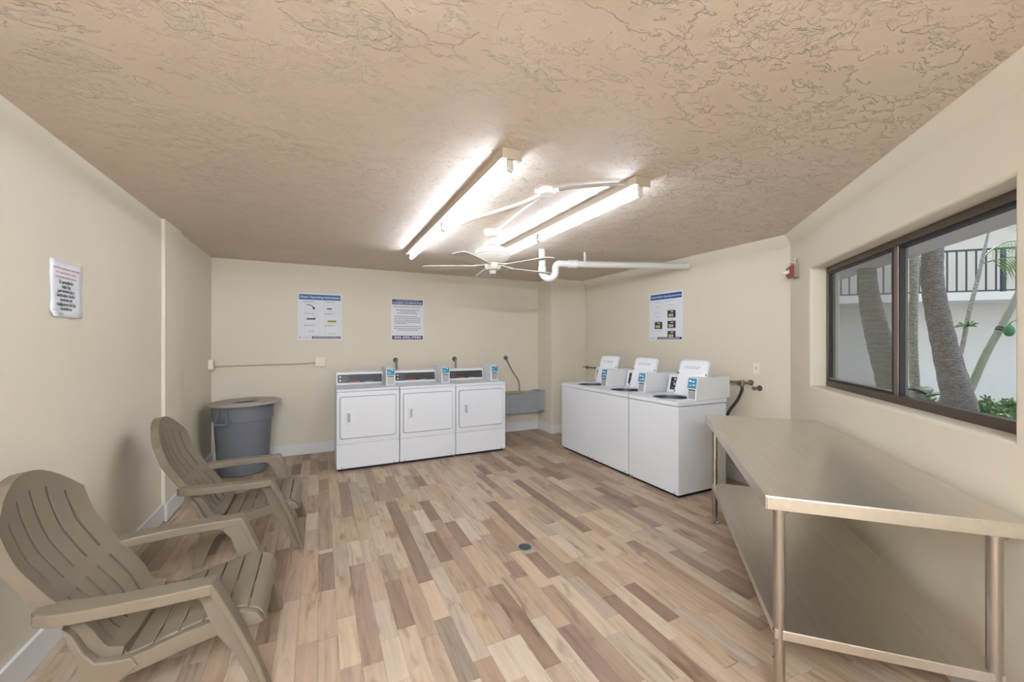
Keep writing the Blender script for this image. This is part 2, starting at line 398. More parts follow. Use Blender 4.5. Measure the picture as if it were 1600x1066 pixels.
# ------------------------------------------------------------------ floor planks
PITCH, OFF = .0945, .086
tones = {0: (207, 188, 165), 1: (199, 176, 150), 2: (173, 148, 127), 3: (156, 131, 114), 4: (158, 140, 125)}
def tone(k):
    c = [v * .94 for v in tones[k]]; j = rnd.uniform(-9, 9); g = rnd.uniform(-4, 4)
    return lin((c[0] + j, c[1] + j + g * .3, c[2] + j + g))
tan = [(194, 171, 147), (187, 163, 139), (202, 182, 158), (190, 172, 152), (180, 158, 137), (196, 170, 143)]
def rand_tone():
    q = rnd.random()
    if q < .07: return tone(0)
    if q < .22: return tone(1)
    if q < .33: return tone(2)
    if q < .37: return tone(3)
    c = [v * .94 for v in rnd.choice(tan)]; j = rnd.uniform(-8, 8); return lin((c[0] + j, c[1] + j, c[2] + j))
fixed = [(0.073,3.20,4.49,2),(0.185,3.71,4.64,3),(0.487,3.95,4.90,2),(0.158,3.27,3.70,1),(0.613,2.58,3.44,3),(0.621,2.51,2.91,3),(0.809,2.67,3.13,3),(1.010,2.80,3.24,3),(1.095,2.85,3.27,0),(1.417,2.67,3.48,3),(1.768,4.20,4.57,3),(1.474,3.58,3.97,0),(1.168,3.33,3.82,0),(1.023,4.16,4.49,3),(0.740,3.97,4.63,2),(0.061,2.83,3.19,3),(0.058,2.71,3.18,3),(0.241,1.97,2.89,2),(0.442,2.15,2.60,3),(0.605,1.68,2.13,4),(-0.038,2.25,2.69,1),(-0.123,2.03,2.12,3),(0.153,2.00,2.37,1),(0.326,1.82,2.10,0),(0.615,2.12,2.50,1),(0.710,2.21,2.62,0),(0.782,1.60,1.84,0),(0.897,1.84,2.30,2),(1.566,1.20,1.88,3),(1.754,1.57,1.92,3),(1.275,1.35,1.68,2),(2.207,1.38,1.59,0),(1.746,1.23,1.57,1),(1.936,1.20,1.32,4),(2.304,1.50,2.09,3),(2.104,1.31,2.17,2),(1.648,1.93,2.32,0),(2.319,3.82,4.71,2),(2.540,3.70,4.44,2),(2.706,3.34,4.21,3),(1.921,2.60,3.90,3),(2.172,2.90,3.62,2),(2.032,2.85,3.10,0),(2.527,2.42,3.14,4),(2.131,1.82,2.33,3),(2.315,1.76,2.10,3),(1.182,2.28,2.48,3),(1.386,2.19,2.51,3),(1.728,2.86,3.20,2),(1.730,2.58,2.85,0),(2.813,2.13,3.00,2),(1.596,2.66,3.22,1),(2.896,5.00,5.51,2),(2.899,4.47,5.23,2),(-0.901,3.18,3.31,4),(0.058,2.68,3.15,3),(-0.109,2.02,2.10,3),(-0.235,2.92,3.34,3)]
rows = {}
for x, y0, y1, k in fixed:
    rows.setdefault(math.floor((x - OFF) / PITCH), []).append((y0, y1, k))
planks = []
i0 = math.floor((XL - OFF) / PITCH); i1 = math.floor((XR - OFF) / PITCH)
for i in range(i0, i1 + 1):
    xa, xb = max(XL, OFF + i * PITCH), min(XR, OFF + (i + 1) * PITCH)
    ya = max(YF, (xa + xb) / 2 - 1.81 - .06); yb = YB
    segs = []; used = ya
    for y0, y1, k in sorted(rows.get(i, [])):
        y0 = max(y0, used)
        if y1 - y0 < .15: continue
        y1 = min(y1, yb); segs.append((y0, y1, k)); used = y1
    cuts = []; y = ya
    def fill(a, b):
        L = b - a
        if L < .02: return
        while b - a > .95:
            n = rnd.choice((.34, .45, .56, .68)); cuts.append((a, a + n, None)); a += n
        if b - a > .62:
            n = (b - a) * rnd.uniform(.42, .58); cuts.append((a, a + n, None)); a += n
        cuts.append((a, b, None))
    if not segs:
        a = ya + rnd.uniform(.1, .5); cuts.append((ya, a, None)); fill(a, yb)
    else:
        for y0, y1, k in segs:
            fill(y, y0); cuts.append((y0, y1, k)); y = y1
        fill(y, yb)
    for a, b, k in cuts: planks.append((xa, xb, a, b, tone(k) if k is not None else rand_tone()))
fx, fy = math.sin(R(25.8)), math.cos(R(25.8))
def seen(p):
    xa, xb, a, b, c = p; best = 0; n = 5; tot = 0
    for q in range(n):
        y = a + (b - a) * (q + .5) / n; x = (xa + xb) / 2
        d = x * fx + y * fy; s = x * fy - y * fx
        if d < .4 or abs(s / d) > 1.29 or 1.52 / d > .86: continue
        if .17 < x < 2.32 and 5.0 < y: continue
        if 3.1 < x and y > 2.745: continue
        if x < -.55 and d < 2.2: tot += .3 / d ** 3; continue
        tot += 1 / d ** 3
    return tot * (b - a) * (xb - xa)
planks.sort(key=seen, reverse=True)
G = .0005
lib = {}
for n, p in enumerate(planks[:300]):
    xa, xb, a, b, c = p
    key = (round(xb - xa, 3), round(b - a, 2))
    if key not in lib:
        bm = BM(); w, l = (xb - xa) / 2 - G, (b - a) / 2 - G; c_ = .0012
        hexa(bm, ((-w, -l, -.006), (w, -l, -.006), (w, l, -.006), (-w, l, -.006)), ((-w, -l, -.001), (w, -l, -.001), (w, l, -.001), (-w, l, -.001)))
        bm.faces.ensure_lookup_table()
        top = [f for f in bm.faces if f.normal.z > .9 or all(v.co.z > -.002 for v in f.verts)]
        r = bmesh.ops.inset_region(bm, faces=top[:1], thickness=c_)
        for v in top[0].verts: v.co.z = 0
        o = obj('plank', bm, 'plank', floor); lib[key] = o.data
    else:
        o = bpy.data.objects.new('plank', lib[key]); col.objects.link(o); o.parent = floor
    o.location = ((xa + xb) / 2, (a + b) / 2, 0); o.color = c
bm = BM(); lay = bm.loops.layers.float_color.new('tone')
for xa, xb, a, b, c in planks[300:]:
    n0 = len(bm.faces); box(bm, xa + G, xb - G, a + G, b - G, -.006, 0); bm.faces.ensure_lookup_table()
    for f in bm.faces[n0:]:
        for l in f.loops: l[lay] = c
tag(obj('far_planks', bm, 'plank_far', floor), kind='stuff')

# ------------------------------------------------------------------ window
win = bpy.data.objects.new('window_1', None); col.objects.link(win); win.location = K; win.rotation_euler = (0, 0, WA)
tag(win, 'wide bronze framed sliding window in the slanting wall', None, None, 'structure')
d0, d1 = .112, .168
fr = .034
bm = BM()
box(bm, WU0, WU1, d0, d1, WZ0 - .002, WZ0 + .05); box(bm, WU0, WU1, d0, d1, WZ1 - .045, WZ1 + .002)
box(bm, WU0 - .002, WU0 + .028, d0, d1, WZ0 + .05, WZ1 - .045); box(bm, WU1 - .028, WU1 + .002, d0, d1, WZ0 + .05, WZ1 - .045)
obj('window_frame', bm, 'bronze', win, bevel=.004)
UM = 1.493
bm = BM(); box(bm, UM - .005, UM + .038, d0 + .002, d1 - .004, WZ0 + .05, WZ1 - .045); obj('mullion', bm, mat('worn bronze mullion', (128, 112, 102), .4, .5), win, bevel=.003)
bm = BM(); box(bm, UM + .038, UM + .054, d0 + .005, d0 + .03, WZ0 + .05, WZ1 - .045); obj('gasket', bm, 'bronze_d', win)
# sliding sash with its screen, on the far side
a, b, z0, z1 = WU0 + .028, UM - .005, WZ0 + .05, WZ1 - .045
bm = BM(); box(bm, a, b, d0 + .01, d0 + .03, z0, z0 + .022); box(bm, a, b, d0 + .01, d0 + .03, z1 - .018, z1); box(bm, a, a + .022, d0 + .01, d0 + .03, z0 + .022, z1 - .018); box(bm, b - .032, b, d0 + .006, d0 + .034, z0 + .022, z1 - .018)
sash = obj('sash', bm, 'bronze_d', win, bevel=.002)
bm = BM(); box(bm, a + .022, b - .032, d0 + .004, d0 + .012, z0 + .018, z0 + .027); obj('sash_bead', bm, 'alu', sash)
bm = BM(); box(bm, a + .022, b - .032, d0 + .018, d0 + .022, z0 + .022, z1 - .018); obj('pane', bm, 'glass', sash)
bm = BM(); box(bm, a + .022, b - .032, d0 + .034, d0 + .035, z0 + .022, z1 - .018); obj('insect_screen', bm, 'screen', sash)
bm = BM(); box(bm, UM + .038, WU1 - .028, d0 + .035, d0 + .039, z0, z1); obj('pane', bm, 'glass', win)
bm = BM(); box(bm, UM + .038, WU1 - .028, d0 + .012, d0 + .05, z1 - .016, z1); obj('gasket', bm, 'bronze_d', win)

# ------------------------------------------------------------------ outdoors
bm = BM(); box(bm, 3.0, 22, -12, 22, -.2, -.02)
bmesh.ops.delete(bm, geom=bm.verts[:], context='VERTS')
prism(bm, [(4.4, 2.24), (4.4, 22), (24, 22), (24, -14), (-.6, -14), (-.6, -2.76)], -.2, 0, 'z')
tag(obj('courtyard_ground', bm, 'concrete'), 'grey concrete courtyard ground outside the window', None, None, 'structure')
# overhang of the upper walkway
bm = BM(); box(bm, -8, 4.6, WT, WT + 1.40, 2.5, 2.72)
o = obj('overhang', bm, 'soffit'); o.location = K; o.rotation_euler = (0, 0, WA); tag(o, 'grey underside of the walkway above the window', None, None, 'structure')
# wing across the courtyard: local x along it, local y away from us
FA = R(-45); FP = Vector((11.7 * .70711, 11.7 * .70711, 0))
fac = bpy.data.objects.new('facade', None); col.objects.link(fac); fac.location = FP; fac.rotation_euler = (0, 0, FA)
tag(fac, 'pale two storey wing with a balcony across the courtyard', None, None, 'structure')
bm = BM(); box(bm, -5, 14, 1.3, 1.6, 0, 7); obj('facade_wall', bm, 'facade', fac)
bm = BM(); box(bm, -5, 14, 0, 1.3, 2.42, 2.60); obj('balcony_slab', bm, 'facade', fac, bevel=.01)
bm = BM(); box(bm, -5, 14, -.2, 1.3, 5.4, 5.6); obj('roof_slab', bm, 'facade', fac)
rl = thing('balcony_railing', 'dark metal railing with upright bars on the balcony across the courtyard', 'railing', FP + Vector((0, 0, 2.6)), FA)
bm = BM(); box(bm, -2, 9, .05, .09, .93, .97); obj('top_rail', bm, 'rail', rl)
bm = BM(); box(bm, -2, 9, .055, .085, .02, .05); obj('bottom_rail', bm, 'rail', rl)
bm = BM(); box(bm, -.011, .011, .058, .082, .05, .93); o = obj('bar', bm, 'rail', rl); bar = o.data; o.location = (-1.9, 0, 0)
x = -1.9 + .165; q = 1; posts = [-1.95, .36, 2.67, 4.98, 7.29, 8.95]
while x < 8.9:
    if min(abs(x - p) for p in posts) > .07:
        o = bpy.data.objects.new('bar', bar); col.objects.link(o); o.parent = rl; o.location = (x, 0, 0)
    x += .165
bm = BM(); box(bm, -.035, .035, .04, .10, -.0, .95); pm = None
for p in posts:
    if pm is None:
        o = obj('post', bm, 'rail', rl); pm = o.data
    else:
        o = bpy.data.objects.new('post', pm); col.objects.link(o); o.parent = rl
    o.location = (p, 0, 0)
# planter bed beyond the walkway, parallel to the window
bm = BM(); box(bm, -1.8, 2.9, 1.75, 4.9, 0, .42); o = obj('planter_bed', bm, 'soil'); o.location = K; o.rotation_euler = (0, 0, WA)
tag(o, 'raised earth planting bed outside the window', None, None, 'structure')

def trunk(name, label, pts, rs, m, n=14, cat='tree'):
    t = thing(name, label, cat, pts[0])
    P = smooth_path(pts, 8); k = len(P)
    rr = [rs[min(int(i / 8), len(rs) - 1)] * (1 - (i % 8) / 8) + rs[min(int(i / 8) + 1, len(rs) - 1)] * ((i % 8) / 8) for i in range(k)]
    bm = BM(); tube(bm, [p - Vector(pts[0]) for p in P], [r * (1 + .03 * math.sin(i * 2.3)) for i, r in enumerate(rr)], n)
    obj('trunk', bm, m, t, smooth=True); return t
T1 = trunk('leaning_palm', 'thick grey brown ringed palm trunk in the middle of the right window pane', [(6.736,1.853,0.359), (6.663,1.888,0.766), (6.503,1.966,1.468), (6.383,2.024,2.134), (6.377,2.027,2.541), (6.410,2.011,3.021), (6.450,1.991,3.613)], [.165, .145, .112, .098, .094, .09, .09], 'trunk')
T2 = trunk('leaning_tree', 'mottled grey trunk seen through the screened left pane', [(7.087,2.572,0.417), (6.985,2.621,0.938), (6.829,2.697,1.546), (6.735,2.742,1.980), (6.696,2.761,2.327), (6.665,2.776,2.848), (6.649,2.784,3.543)], [.18, .158, .135, .12, .1, .1, .1], 'trunk2')
T3 = trunk('slender_palm', 'straight pale ringed palm stem beside the window mullion', [(6.757,2.287,0.499), (6.736,2.297,0.821), (6.714,2.308,1.464), (6.721,2.304,2.107), (6.736,2.297,2.670), (6.750,2.290,3.393)], [.056, .052, .043, .043, .043, .04], 'trunk3')
T4 = trunk('cane_palm', 'thin cane palm leaning right behind the thick trunk', [(7.055,2.254,0.479), (7.136,2.215,0.692), (7.313,2.129,1.094), (7.409,2.083,1.422), (7.490,2.044,1.873), (7.594,1.994,2.324), (7.653,1.965,2.611), (7.712,1.937,2.897)], [.028, .027, .024, .024, .023, .021, .018, .011], 'trunk3')
T5 = trunk('mossy_palm', 'green grey slanting stem carrying the green feeder', [(6.794,1.936,0.636), (6.910,1.880,0.923), (7.080,1.798,1.354), (7.230,1.725,1.656), (7.372,1.656,1.958), (7.529,1.581,2.298)], [.040, .038, .036, .034, .033, .032], 'stemg')
def frond(parent, base, pts, n=22, l=.32, droop=.8, name='frond'):
    P = smooth_path([Vector(p) - Vector(base) for p in pts], 8)
    bm = BM(); tube(bm, P, [.010 - .007 * i / len(P) for i in range(len(P))], 6)
    rach = obj(name, bm, 'frond', parent, smooth=True)
    bm = BM(); L = len(P)
    for k in range(n):
        f = .25 + .73 * k / n; i = min(int(f * (L - 1)), L - 2); p = P[i].lerp(P[i + 1], f * (L - 1) - i); t = (P[i + 1] - P[i]).normalized()
        side = t.cross(Vector((0, 0, 1))).normalized()
        for s in (-1, 1):
            ll = l * (1 - .45 * abs(f - .5)) * rnd.uniform(.85, 1.1)
            dr = (t * .45 + side * s * .32 - Vector((0, 0, droop))).normalized()
            a = p; b = p + dr * ll * .5 + t * ll * .06; c = p + dr * ll * .95 - Vector((0, 0, ll * .08))
            w = t * .005
            v = [bm.verts.new(q) for q in (a - w * .5, a + w * .5, b + w, c, b - w)]
            bm.faces.new((v[0], v[1], v[2], v[4])); bm.faces.new((v[4], v[2], v[3]))
    tag(obj('leaflets', bm, 'frond', rach), kind='stuff')
b4 = (7.055,2.254,0.479)
frond(T4, b4, [(7.631,1.976,2.512), (7.662,1.850,2.541), (7.707,1.717,2.552), (7.786,1.567,2.454)], 13, .34, 1.0)
frond(T4, b4, [(7.653,1.965,2.594), (7.800,1.894,2.725), (7.992,1.801,2.799), (8.310,1.648,2.742)], 13, .24, .7)
frond(T4, b4, [(7.712,1.937,2.897), (7.984,1.916,3.033), (8.329,1.860,3.079), (8.721,1.782,3.005)], 18, .24, .12)
# tuft on the cane palm
bm = BM(); c = Vector((7.417,2.035,1.707)) - Vector(b4)
for k in range(22):
    a = rnd.uniform(0, 2 * PI); e = rnd.uniform(-.2, 1.1); dv = Vector((math.cos(a) * math.cos(e), math.sin(a) * math.cos(e), math.sin(e)))
    l = rnd.uniform(.07, .15); sd_ = dv.cross(Vector((.3, .2, 1))).normalized() * .008
    v = [bm.verts.new(q) for q in (c - sd_, c + sd_, c + dv * l * .6 + sd_, c + dv * l - Vector((0, 0, l * .3)))]; bm.faces.new(v)
tag(obj('leaf_tuft', bm, 'leaf', T4), kind='stuff')
# green feeder strapped to the mossy stem
p = Vector((7.144,1.633,1.645)); pt = thing('green_feeder', 'round green feeder strapped to the slanting stem outside', 'feeder', p)
bm = BM(); lathe(bm, [(.01, -.072), (.03, -.062), (.045, -.03), (.047, -.005), (.042, .025), (.030, .045), (.014, .058), (.010, .075)], n=20); obj('bowl', bm, 'pot', pt, smooth=True)
bm = BM(); tube(bm, smooth_path([(0, 0, .07), (.02, -.02, .10), (.06, -.06, .13), (.08, -.08, .16)]), .006, 6); obj('hook', bm, 'chrome', pt, smooth=True)
bm = BM(); q = Vector((7.230,1.725,1.656)) - p
ax = (Vector((7.372,1.656,1.958)) - Vector((7.080,1.798,1.354))).normalized()
for s in (-.012, .018): tube(bm, [q + ax * (s - .007), q + ax * (s + .007)], .039, 14)
obj('strap', bm, 'rubber', pt, smooth=True)
# shrubs
def shrub(label, c, rx, ry, rz, n, leaf=.06, ms=('leaf',), rotz=WA):
    t = thing('shrub', label, 'shrub', c, rotz, 'low shrubs in the planting bed')
    bm = BM()
    for k in range(7):
        a = rnd.uniform(0, 6.28); tube(bm, [(0, 0, 0), (math.cos(a) * rx * .5, math.sin(a) * ry * .5, rz * .8)], .006, 5)
    obj('stems', bm, 'stemg', t)
    for q, m in enumerate(ms):
        bm = BM(); nn = n if q == 0 else n // 9
        for k in range(nn):
            u, v2, w = rnd.uniform(-1, 1), rnd.uniform(-1, 1), rnd.random() ** .6
            if u * u + v2 * v2 > 1: continue
            p = Vector((u * rx, v2 * ry, w * rz * (1 - .35 * (u * u + v2 * v2))))
            dv = Vector((rnd.gauss(0, 1), rnd.gauss(0, 1), rnd.gauss(.5, .7))).normalized(); sv = dv.cross(Vector((rnd.gauss(0, 1), rnd.gauss(0, 1), 1))).normalized()
            l = leaf * rnd.uniform(.7, 1.2)
            vv = [bm.verts.new(z) for z in (p, p + dv * l * .5 + sv * l * .26, p + dv * l, p + dv * l * .5 - sv * l * .26)]; bm.faces.new(vv)
        tag(obj('foliage', bm, m, t), kind='stuff')
    return t
def wl(u, d, z): return K + Vector((-(u - d) * .70711, -(u + d) * .70711, z))
SH = [((6.152,1.580,0.485), .11, .11, .52, 'small green shrub just right of the thick palm trunk, nearest the window'), ((6.295,1.511,0.485), .11, .11, .54, 'small green shrub between two others at the right end of the window'),
      ((6.443,1.439,0.485), .11, .11, .50, 'small green shrub at the far right edge of the window'), ((7.388,1.871,0.283), .15, .14, .62, 'taller green shrub behind the small shrubs, left one'),
      ((7.651,1.744,0.283), .15, .14, .58, 'taller green shrub behind the small shrubs, right one'),
      ((6.375,1.917,0.384), .10, .10, .44, 'small shrub with reddish leaves left of the thick palm trunk'), ((7.601,2.546,0.106), .22, .18, .60, 'low green shrub behind the slender palm')]
for c, rx, ry, rz, lb in SH:
    shrub(lb, (c[0], c[1], .42), rx, ry, rz * .66, 900, .05, ('leaf', 'leaf_r'))
# big leaved plant by the mullion
pb = Vector((6.722,2.193,0.559)); pl = thing('broad_leaf_plant', 'plant with large dark glossy leaves beside the slender palm', 'plant', (pb.x, pb.y, .42))
for px_, ang, l, el in ((0, 2.6, .34, .75), (0, .4, .30, .95), (0, -.5, .42, .40), (0, 3.4, .36, .5), (0, -1.6, .3, .6)):
    bm = BM(); dv = Vector((math.cos(ang), math.sin(ang), 0)); sv = Vector((-dv.y, dv.x, 0)); rowsv = []
    for k in range(9):
        f = k / 8; w = .075 * math.sin(PI * min(1, f * .92 + .06)) ** .8
        h = .40 + l * f * math.sin(el) - .14 * f * f; r_ = l * f * math.cos(el)
        rowsv.append([bm.verts.new(dv * r_ + sv * w * s + Vector((0, 0, h + abs(s) * .02))) for s in (-1, 0, 1)])
    for a_, b_ in zip(rowsv, rowsv[1:]):
        for s in range(2): bm.faces.new((a_[s], a_[s + 1], b_[s + 1], b_[s]))
    obj('leaf', bm, 'leaf_d', pl, smooth=True)
bm = BM(); tube(bm, [(0, 0, 0), (0, 0, .41)], .014, 8); obj('stem', bm, 'stemg', pl, smooth=True)

# ------------------------------------------------------------------ dryers
DW = .7165; DX0 = .170; DY = 5.0; DZ = .957
def make_dryer():
    t = thing('dryer', 'x', 'dryer', (DX0, DY, 0), 0, 'row of coin dryers'); w = DW - .005
    bm = BM(); box(bm, .004, w, .014, .68, .035, DZ - .03); obj('cabinet', bm, 'white', t, bevel=.006)
    bm = BM(); box(bm, .02, w - .02, .05, .66, 0, .035); obj('plinth', bm, 'dark', t)
    bm = BM(); box(bm, .002, w + .002, 0, .69, DZ - .03, DZ); obj('top_panel', bm, 'white', t, bevel=.009, seg=3)
    bm = BM(); box(bm, .004, w, 0, .016, .32, DZ - .034); obj('front_panel', bm, 'white', t, bevel=.006)
    lp = BM(); box(lp, .004, w, .001, .016, .035, .314); lo = obj('lower_panel', lp, 'white', t, bevel=.005)
    for sx in (.06, w - .06):
        bm = BM(); lathe(bm, [(.006, -.004), (.006, .002)], (sx, 0, .052), 8, 'y'); obj('screw', bm, 'chrome', lo)
    # door with rounded corners over a grey gasket line
    def rr(x0, x1, z0, z1, r, n=6):
        out = []
        for cx, cz, a0 in ((x1 - r, z1 - r, 0), (x0 + r, z1 - r, 90), (x0 + r, z0 + r, 180), (x1 - r, z0 + r, 270)):
            for k in range(n + 1): a = R(a0 + 90 * k / n); out.append((cx + r * math.cos(a), cz + r * math.sin(a)))
        return out
    bm = BM(); prism(bm, rr(.039, .672, .381, .873, .03), -.003, .004, 'y'); g = obj('door_gasket', bm, 'seam', t)
    bm = BM(); prism(bm, rr(.045, .666, .387, .867, .026), -.016, .0, 'y'); d = obj('door', bm, 'white', t, bevel=.005)
    h = BM(); box(h, .115, .150, -.018, -.0155, .574, .682); obj('handle_shade', h, mat('painted handle shade', (176, 178, 182), .5), d)  # flat grey plate paints the shade inside the handle
    h = BM()
    x0, x1, z0, z1 = .103, .168, .555, .70
    box(h, x0, x1, -.026, -.014, z1 - .022, z1); box(h, x0, x1, -.026, -.014, z0, z0 + .022); box(h, x0, x0 + .016, -.026, -.014, z0 + .022, z1 - .022); box(h, x1 - .022, x1, -.040, -.014, z0 + .022, z1 - .022)
    obj('handle', h, 'whitep', d, bevel=.004)
    # console
    bm = BM(); cw0, cw1, zt = .018, .592, 1.118
    hexa(bm, ((cw0, .52, DZ), (cw1, .52, DZ), (cw1, .66, DZ), (cw0, .66, DZ)), ((cw0, .555, zt), (cw1, .555, zt), (cw1, .66, zt), (cw0, .66, zt)))
    c = obj('console', bm, 'whitep', t, bevel=.008)
    def on(x, f, o=0.0): return (x, .52 + .035 * f - o, DZ + (zt - DZ) * f)
    def plate(name, x0, x1, f0, f1, o, m):
        bm = BM(); hexa(bm, (on(x0, f0, o), on(x1, f0, o), on(x1, f0, -.004), on(x0, f0, -.004)), (on(x0, f1, o), on(x1, f1, o), on(x1, f1, -.004), on(x0, f1, -.004)))
        return obj(name, bm, m, c)
    plate('control_panel', .038, .578, .16, .80, .003, 'glass_black')
    plate('panel_divider', .162, .165, .17, .79, .004, 'seam')
    plate('red_stripe', .18, .30, .18, .30, .004, 'red_print')
    plate('print_line', .36, .46, .19, .215, .004, 'pale_ink')
    for k in range(3): plate('print_line', .085 + .0 * k, .145, .28 + .16 * k, .31 + .16 * k, .004, 'grey_ink')
    for f in (.34, .62):
        bm = BM(); p = on(.066, f, .008); lathe(bm, [(.012, -.004), (.012, .008)], p, 14, 'y'); obj('button', bm, 'paper', c, smooth=True)
    # coin box
    bx0, bx1, by0, bzt = .588, .702, .215, 1.172
    bm = BM(); prism(bm, [(by0 + .012, DZ), (by0 + .012, DZ + .115), (by0, DZ + .12), (by0 + .006, bzt), (.66, bzt), (.66, DZ)], bx0, bx1, 'x'); cb = obj('coin_box', bm, 'whitep', t, bevel=.005)
    bm = BM(); box(bm, bx0 + .010, bx1 - .010, by0 - .002, by0 + .006, DZ + .13, bzt - .008); ds = obj('display', bm, 'teal', cb)
    bm = BM(); box(bm, bx0 + .018, bx1 - .018, by0 + .006, by0 + .014, DZ + .106, DZ + .116); obj('coin_slot', bm, 'dark', cb)
    bm = BM(); box(bm, bx0 + .014, bx1 - .014, by0 + .009, by0 + .016, DZ + .012, DZ + .10); obj('coin_plate', bm, 'silver', cb, bevel=.002)
    bm = BM()
    for (a, b, e, f) in ((.02, .045, .165, .172), (.03, .06, .148, .153), (.065, .085, .185, .195), (.025, .075, .2, .204)): box(bm, bx0 + a, bx0 + b, by0 - .004, by0 + .0, DZ + e, DZ + f)
    obj('display_marks', bm, 'paper', cb)
    return t
dl = ['white coin dryer at the left end of the row, nearest the grey bin', 'white coin dryer in the middle of the row', 'white coin dryer at the right end of the row, beside the metal duct']
d0_ = make_dryer(); d0_['label'] = dl[0]
for k in (1, 2): dup(d0_, (DX0 + DW * k, DY, 0), dl[k])

# ------------------------------------------------------------------ washers
WZ = .927; WW = .68
def make_washer():
    # local x: across (towards the viewer is -), built straight in room axes; origin at the near front corner
    t = thing('washer', 'x', 'washer', (3.10, 2.745, 0), 0, 'row of coin washers'); w = WW - .006; dp = .70
    bm = BM(); box(bm, 0, dp - .01, 0, w, .03, WZ - .045); obj('cabinet', bm, 'white', t, bevel=.006)
    bm = BM(); box(bm, .03, dp - .03, .02, w - .02, 0, .03); obj('plinth', bm, 'dark', t)
    for a in (.05, w - .05):
        bm = BM(); lathe(bm, [(.006, -.003), (.006, .002)], (0, a, .045), 8, 'x'); obj('screw', bm, 'chrome', t)
    # deck with a round tub opening
    bm = BM(); cx, cy, r = .27, .34, .185; n = 40
    def edge(a):
        c, s = math.cos(a), math.sin(a); k = []
        if c > 1e-6: k.append((dp - cx) / c)
        if c < -1e-6: k.append((-.004 - cx) / c)
        if s > 1e-6: k.append((w - cy) / s)
        if s < -1e-6: k.append((-cy) / s)
        m_ = min(k); return (cx + c * m_, cy + s * m_)
    angs = sorted([2 * PI * k / n for k in range(n)] + [math.atan2(yy - cy, xx - cx) % (2 * PI) for xx in (-.004, dp) for yy in (0, w)])
    O = [[bm.verts.new(edge(a) + (z,)) for a in angs] for z in (WZ - .04, WZ)]
    I = [[bm.verts.new((cx + r * math.cos(a), cy + r * math.sin(a), z)) for a in angs] for z in (WZ - .008, WZ)]
    q = len(angs)
    for k in range(q):
        j = (k + 1) % q
        bm.faces.new((O[1][k], O[1][j], I[1][j], I[1][k])); bm.faces.new((O[0][k], O[0][j], O[1][j], O[1][k])); bm.faces.new((I[0][k], I[0][j], I[1][j], I[1][k])); bm.faces.new((O[0][k], O[0][j], I[0][j], I[0][k]))
    obj('top_deck', bm, 'white', t, bevel=.006)
    bm = BM(); lathe(bm, [(r + .003, -.009), (r + .002, -.05), (r - .01, -.34)], (cx, cy, WZ), 32, caps=False)
    c_ = bm.verts.new((cx, cy, WZ - .34)); bm.verts.ensure_lookup_table(); ring = bm.verts[64:96]
    for k in range(32): bm.faces.new((ring[k], ring[(k + 1) % 32], c_))
    obj('tub', bm, mat('steel drum', (84, 86, 90), .4, .5), t, smooth=True)
    # raised lid leaning back
    lx0, lz0, lx1, lz1 = .385, WZ + .012, .505, 1.315; y0, y1 = .035, .40
    def lp(f, y, o=0.0):
        nx, nz = -(lz1 - lz0), (lx1 - lx0); L = math.hypot(nx, nz)
        return (lx0 + (lx1 - lx0) * f + nx / L * o, y, lz0 + (lz1 - lz0) * f + nz / L * o)
    def slab(name, ya, yb, f0, f1, o0, o1, m, par, rc=.05, bevel=0.0):
        H_ = .393; pts = []; fl = lambda d: d / H_
        for k in range(7): a = R(90 * k / 6); pts.append((yb - rc + rc * math.cos(a), f1 - fl(rc) + fl(rc) * math.sin(a)))
        for k in range(7): a = R(90 + 90 * k / 6); pts.append((ya + rc + rc * math.cos(a), f1 - fl(rc) + fl(rc) * math.sin(a)))
        pts += [(ya, f0), (yb, f0)]
        bm = BM(); A = [bm.verts.new(lp(f, y, o0)) for y, f in pts]; B = [bm.verts.new(lp(f, y, o1)) for y, f in pts]; n_ = len(pts)
        for k in range(n_): bm.faces.new((A[k], A[(k + 1) % n_], B[(k + 1) % n_], B[k]))
        bm.faces.new(A[::-1]); bm.faces.new(B); return obj(name, bm, m, par, bevel=bevel)
    ld = slab('lid', y0, y1, 0, 1, -.014, .010, 'white', t, .045, .004)
    slab('lid_liner', y0 + .018, y1 - .018, .03, .955, .009, .014, mat('bright lid liner', (238, 240, 242), .3), ld, .035, .002)
    bm = BM()
    for r_, fz in enumerate((.79, .75)):
        yy = y1 - .08
        while yy > y0 + .10:
            l = rnd.uniform(.02, .05); hexa(bm, (lp(fz, yy - l, .0155), lp(fz, yy, .0155), lp(fz, yy, .013), lp(fz, yy - l, .013)), (lp(fz + .028, yy - l, .0155), lp(fz + .028, yy, .0155), lp(fz + .028, yy, .013), lp(fz + .028, yy - l, .013))); yy -= l + .014
    obj('printed_lines', bm, 'pale_ink', ld)
    for y in (y0 + .012, y1 - .012):
        for f in (.10, .62):
            bm = BM(); lathe(bm, [(.006, -.02), (.006, -.008)], lp(f, y, 0), 8, 'x'); obj('bumper', bm, 'rubber', ld)
    # console
    zt = 1.135
    bm = BM(); prism(bm, [(.555, WZ), (.60, zt - .01), (.615, zt), (.70, zt), (.70, WZ)], .13, w - .01, 'y'); c = obj('console', bm, 'whitep', t, bevel=.006)
    def cp(f, y, o): return (.555 + .045 * f - o, y, WZ + (zt - .01 - WZ) * f)
    def pl_(name, ya, yb, f0, f1, o, m):
        bm = BM(); hexa(bm, (cp(f0, ya, o), cp(f0, yb, o), cp(f0, yb, -.005), cp(f0, ya, -.005)), (cp(f1, ya, o), cp(f1, yb, o), cp(f1, yb, -.005), cp(f1, ya, -.005))); return obj(name, bm, m, c)
    pl_('control_panel', .46, .62, .18, .88, .003, 'dark')
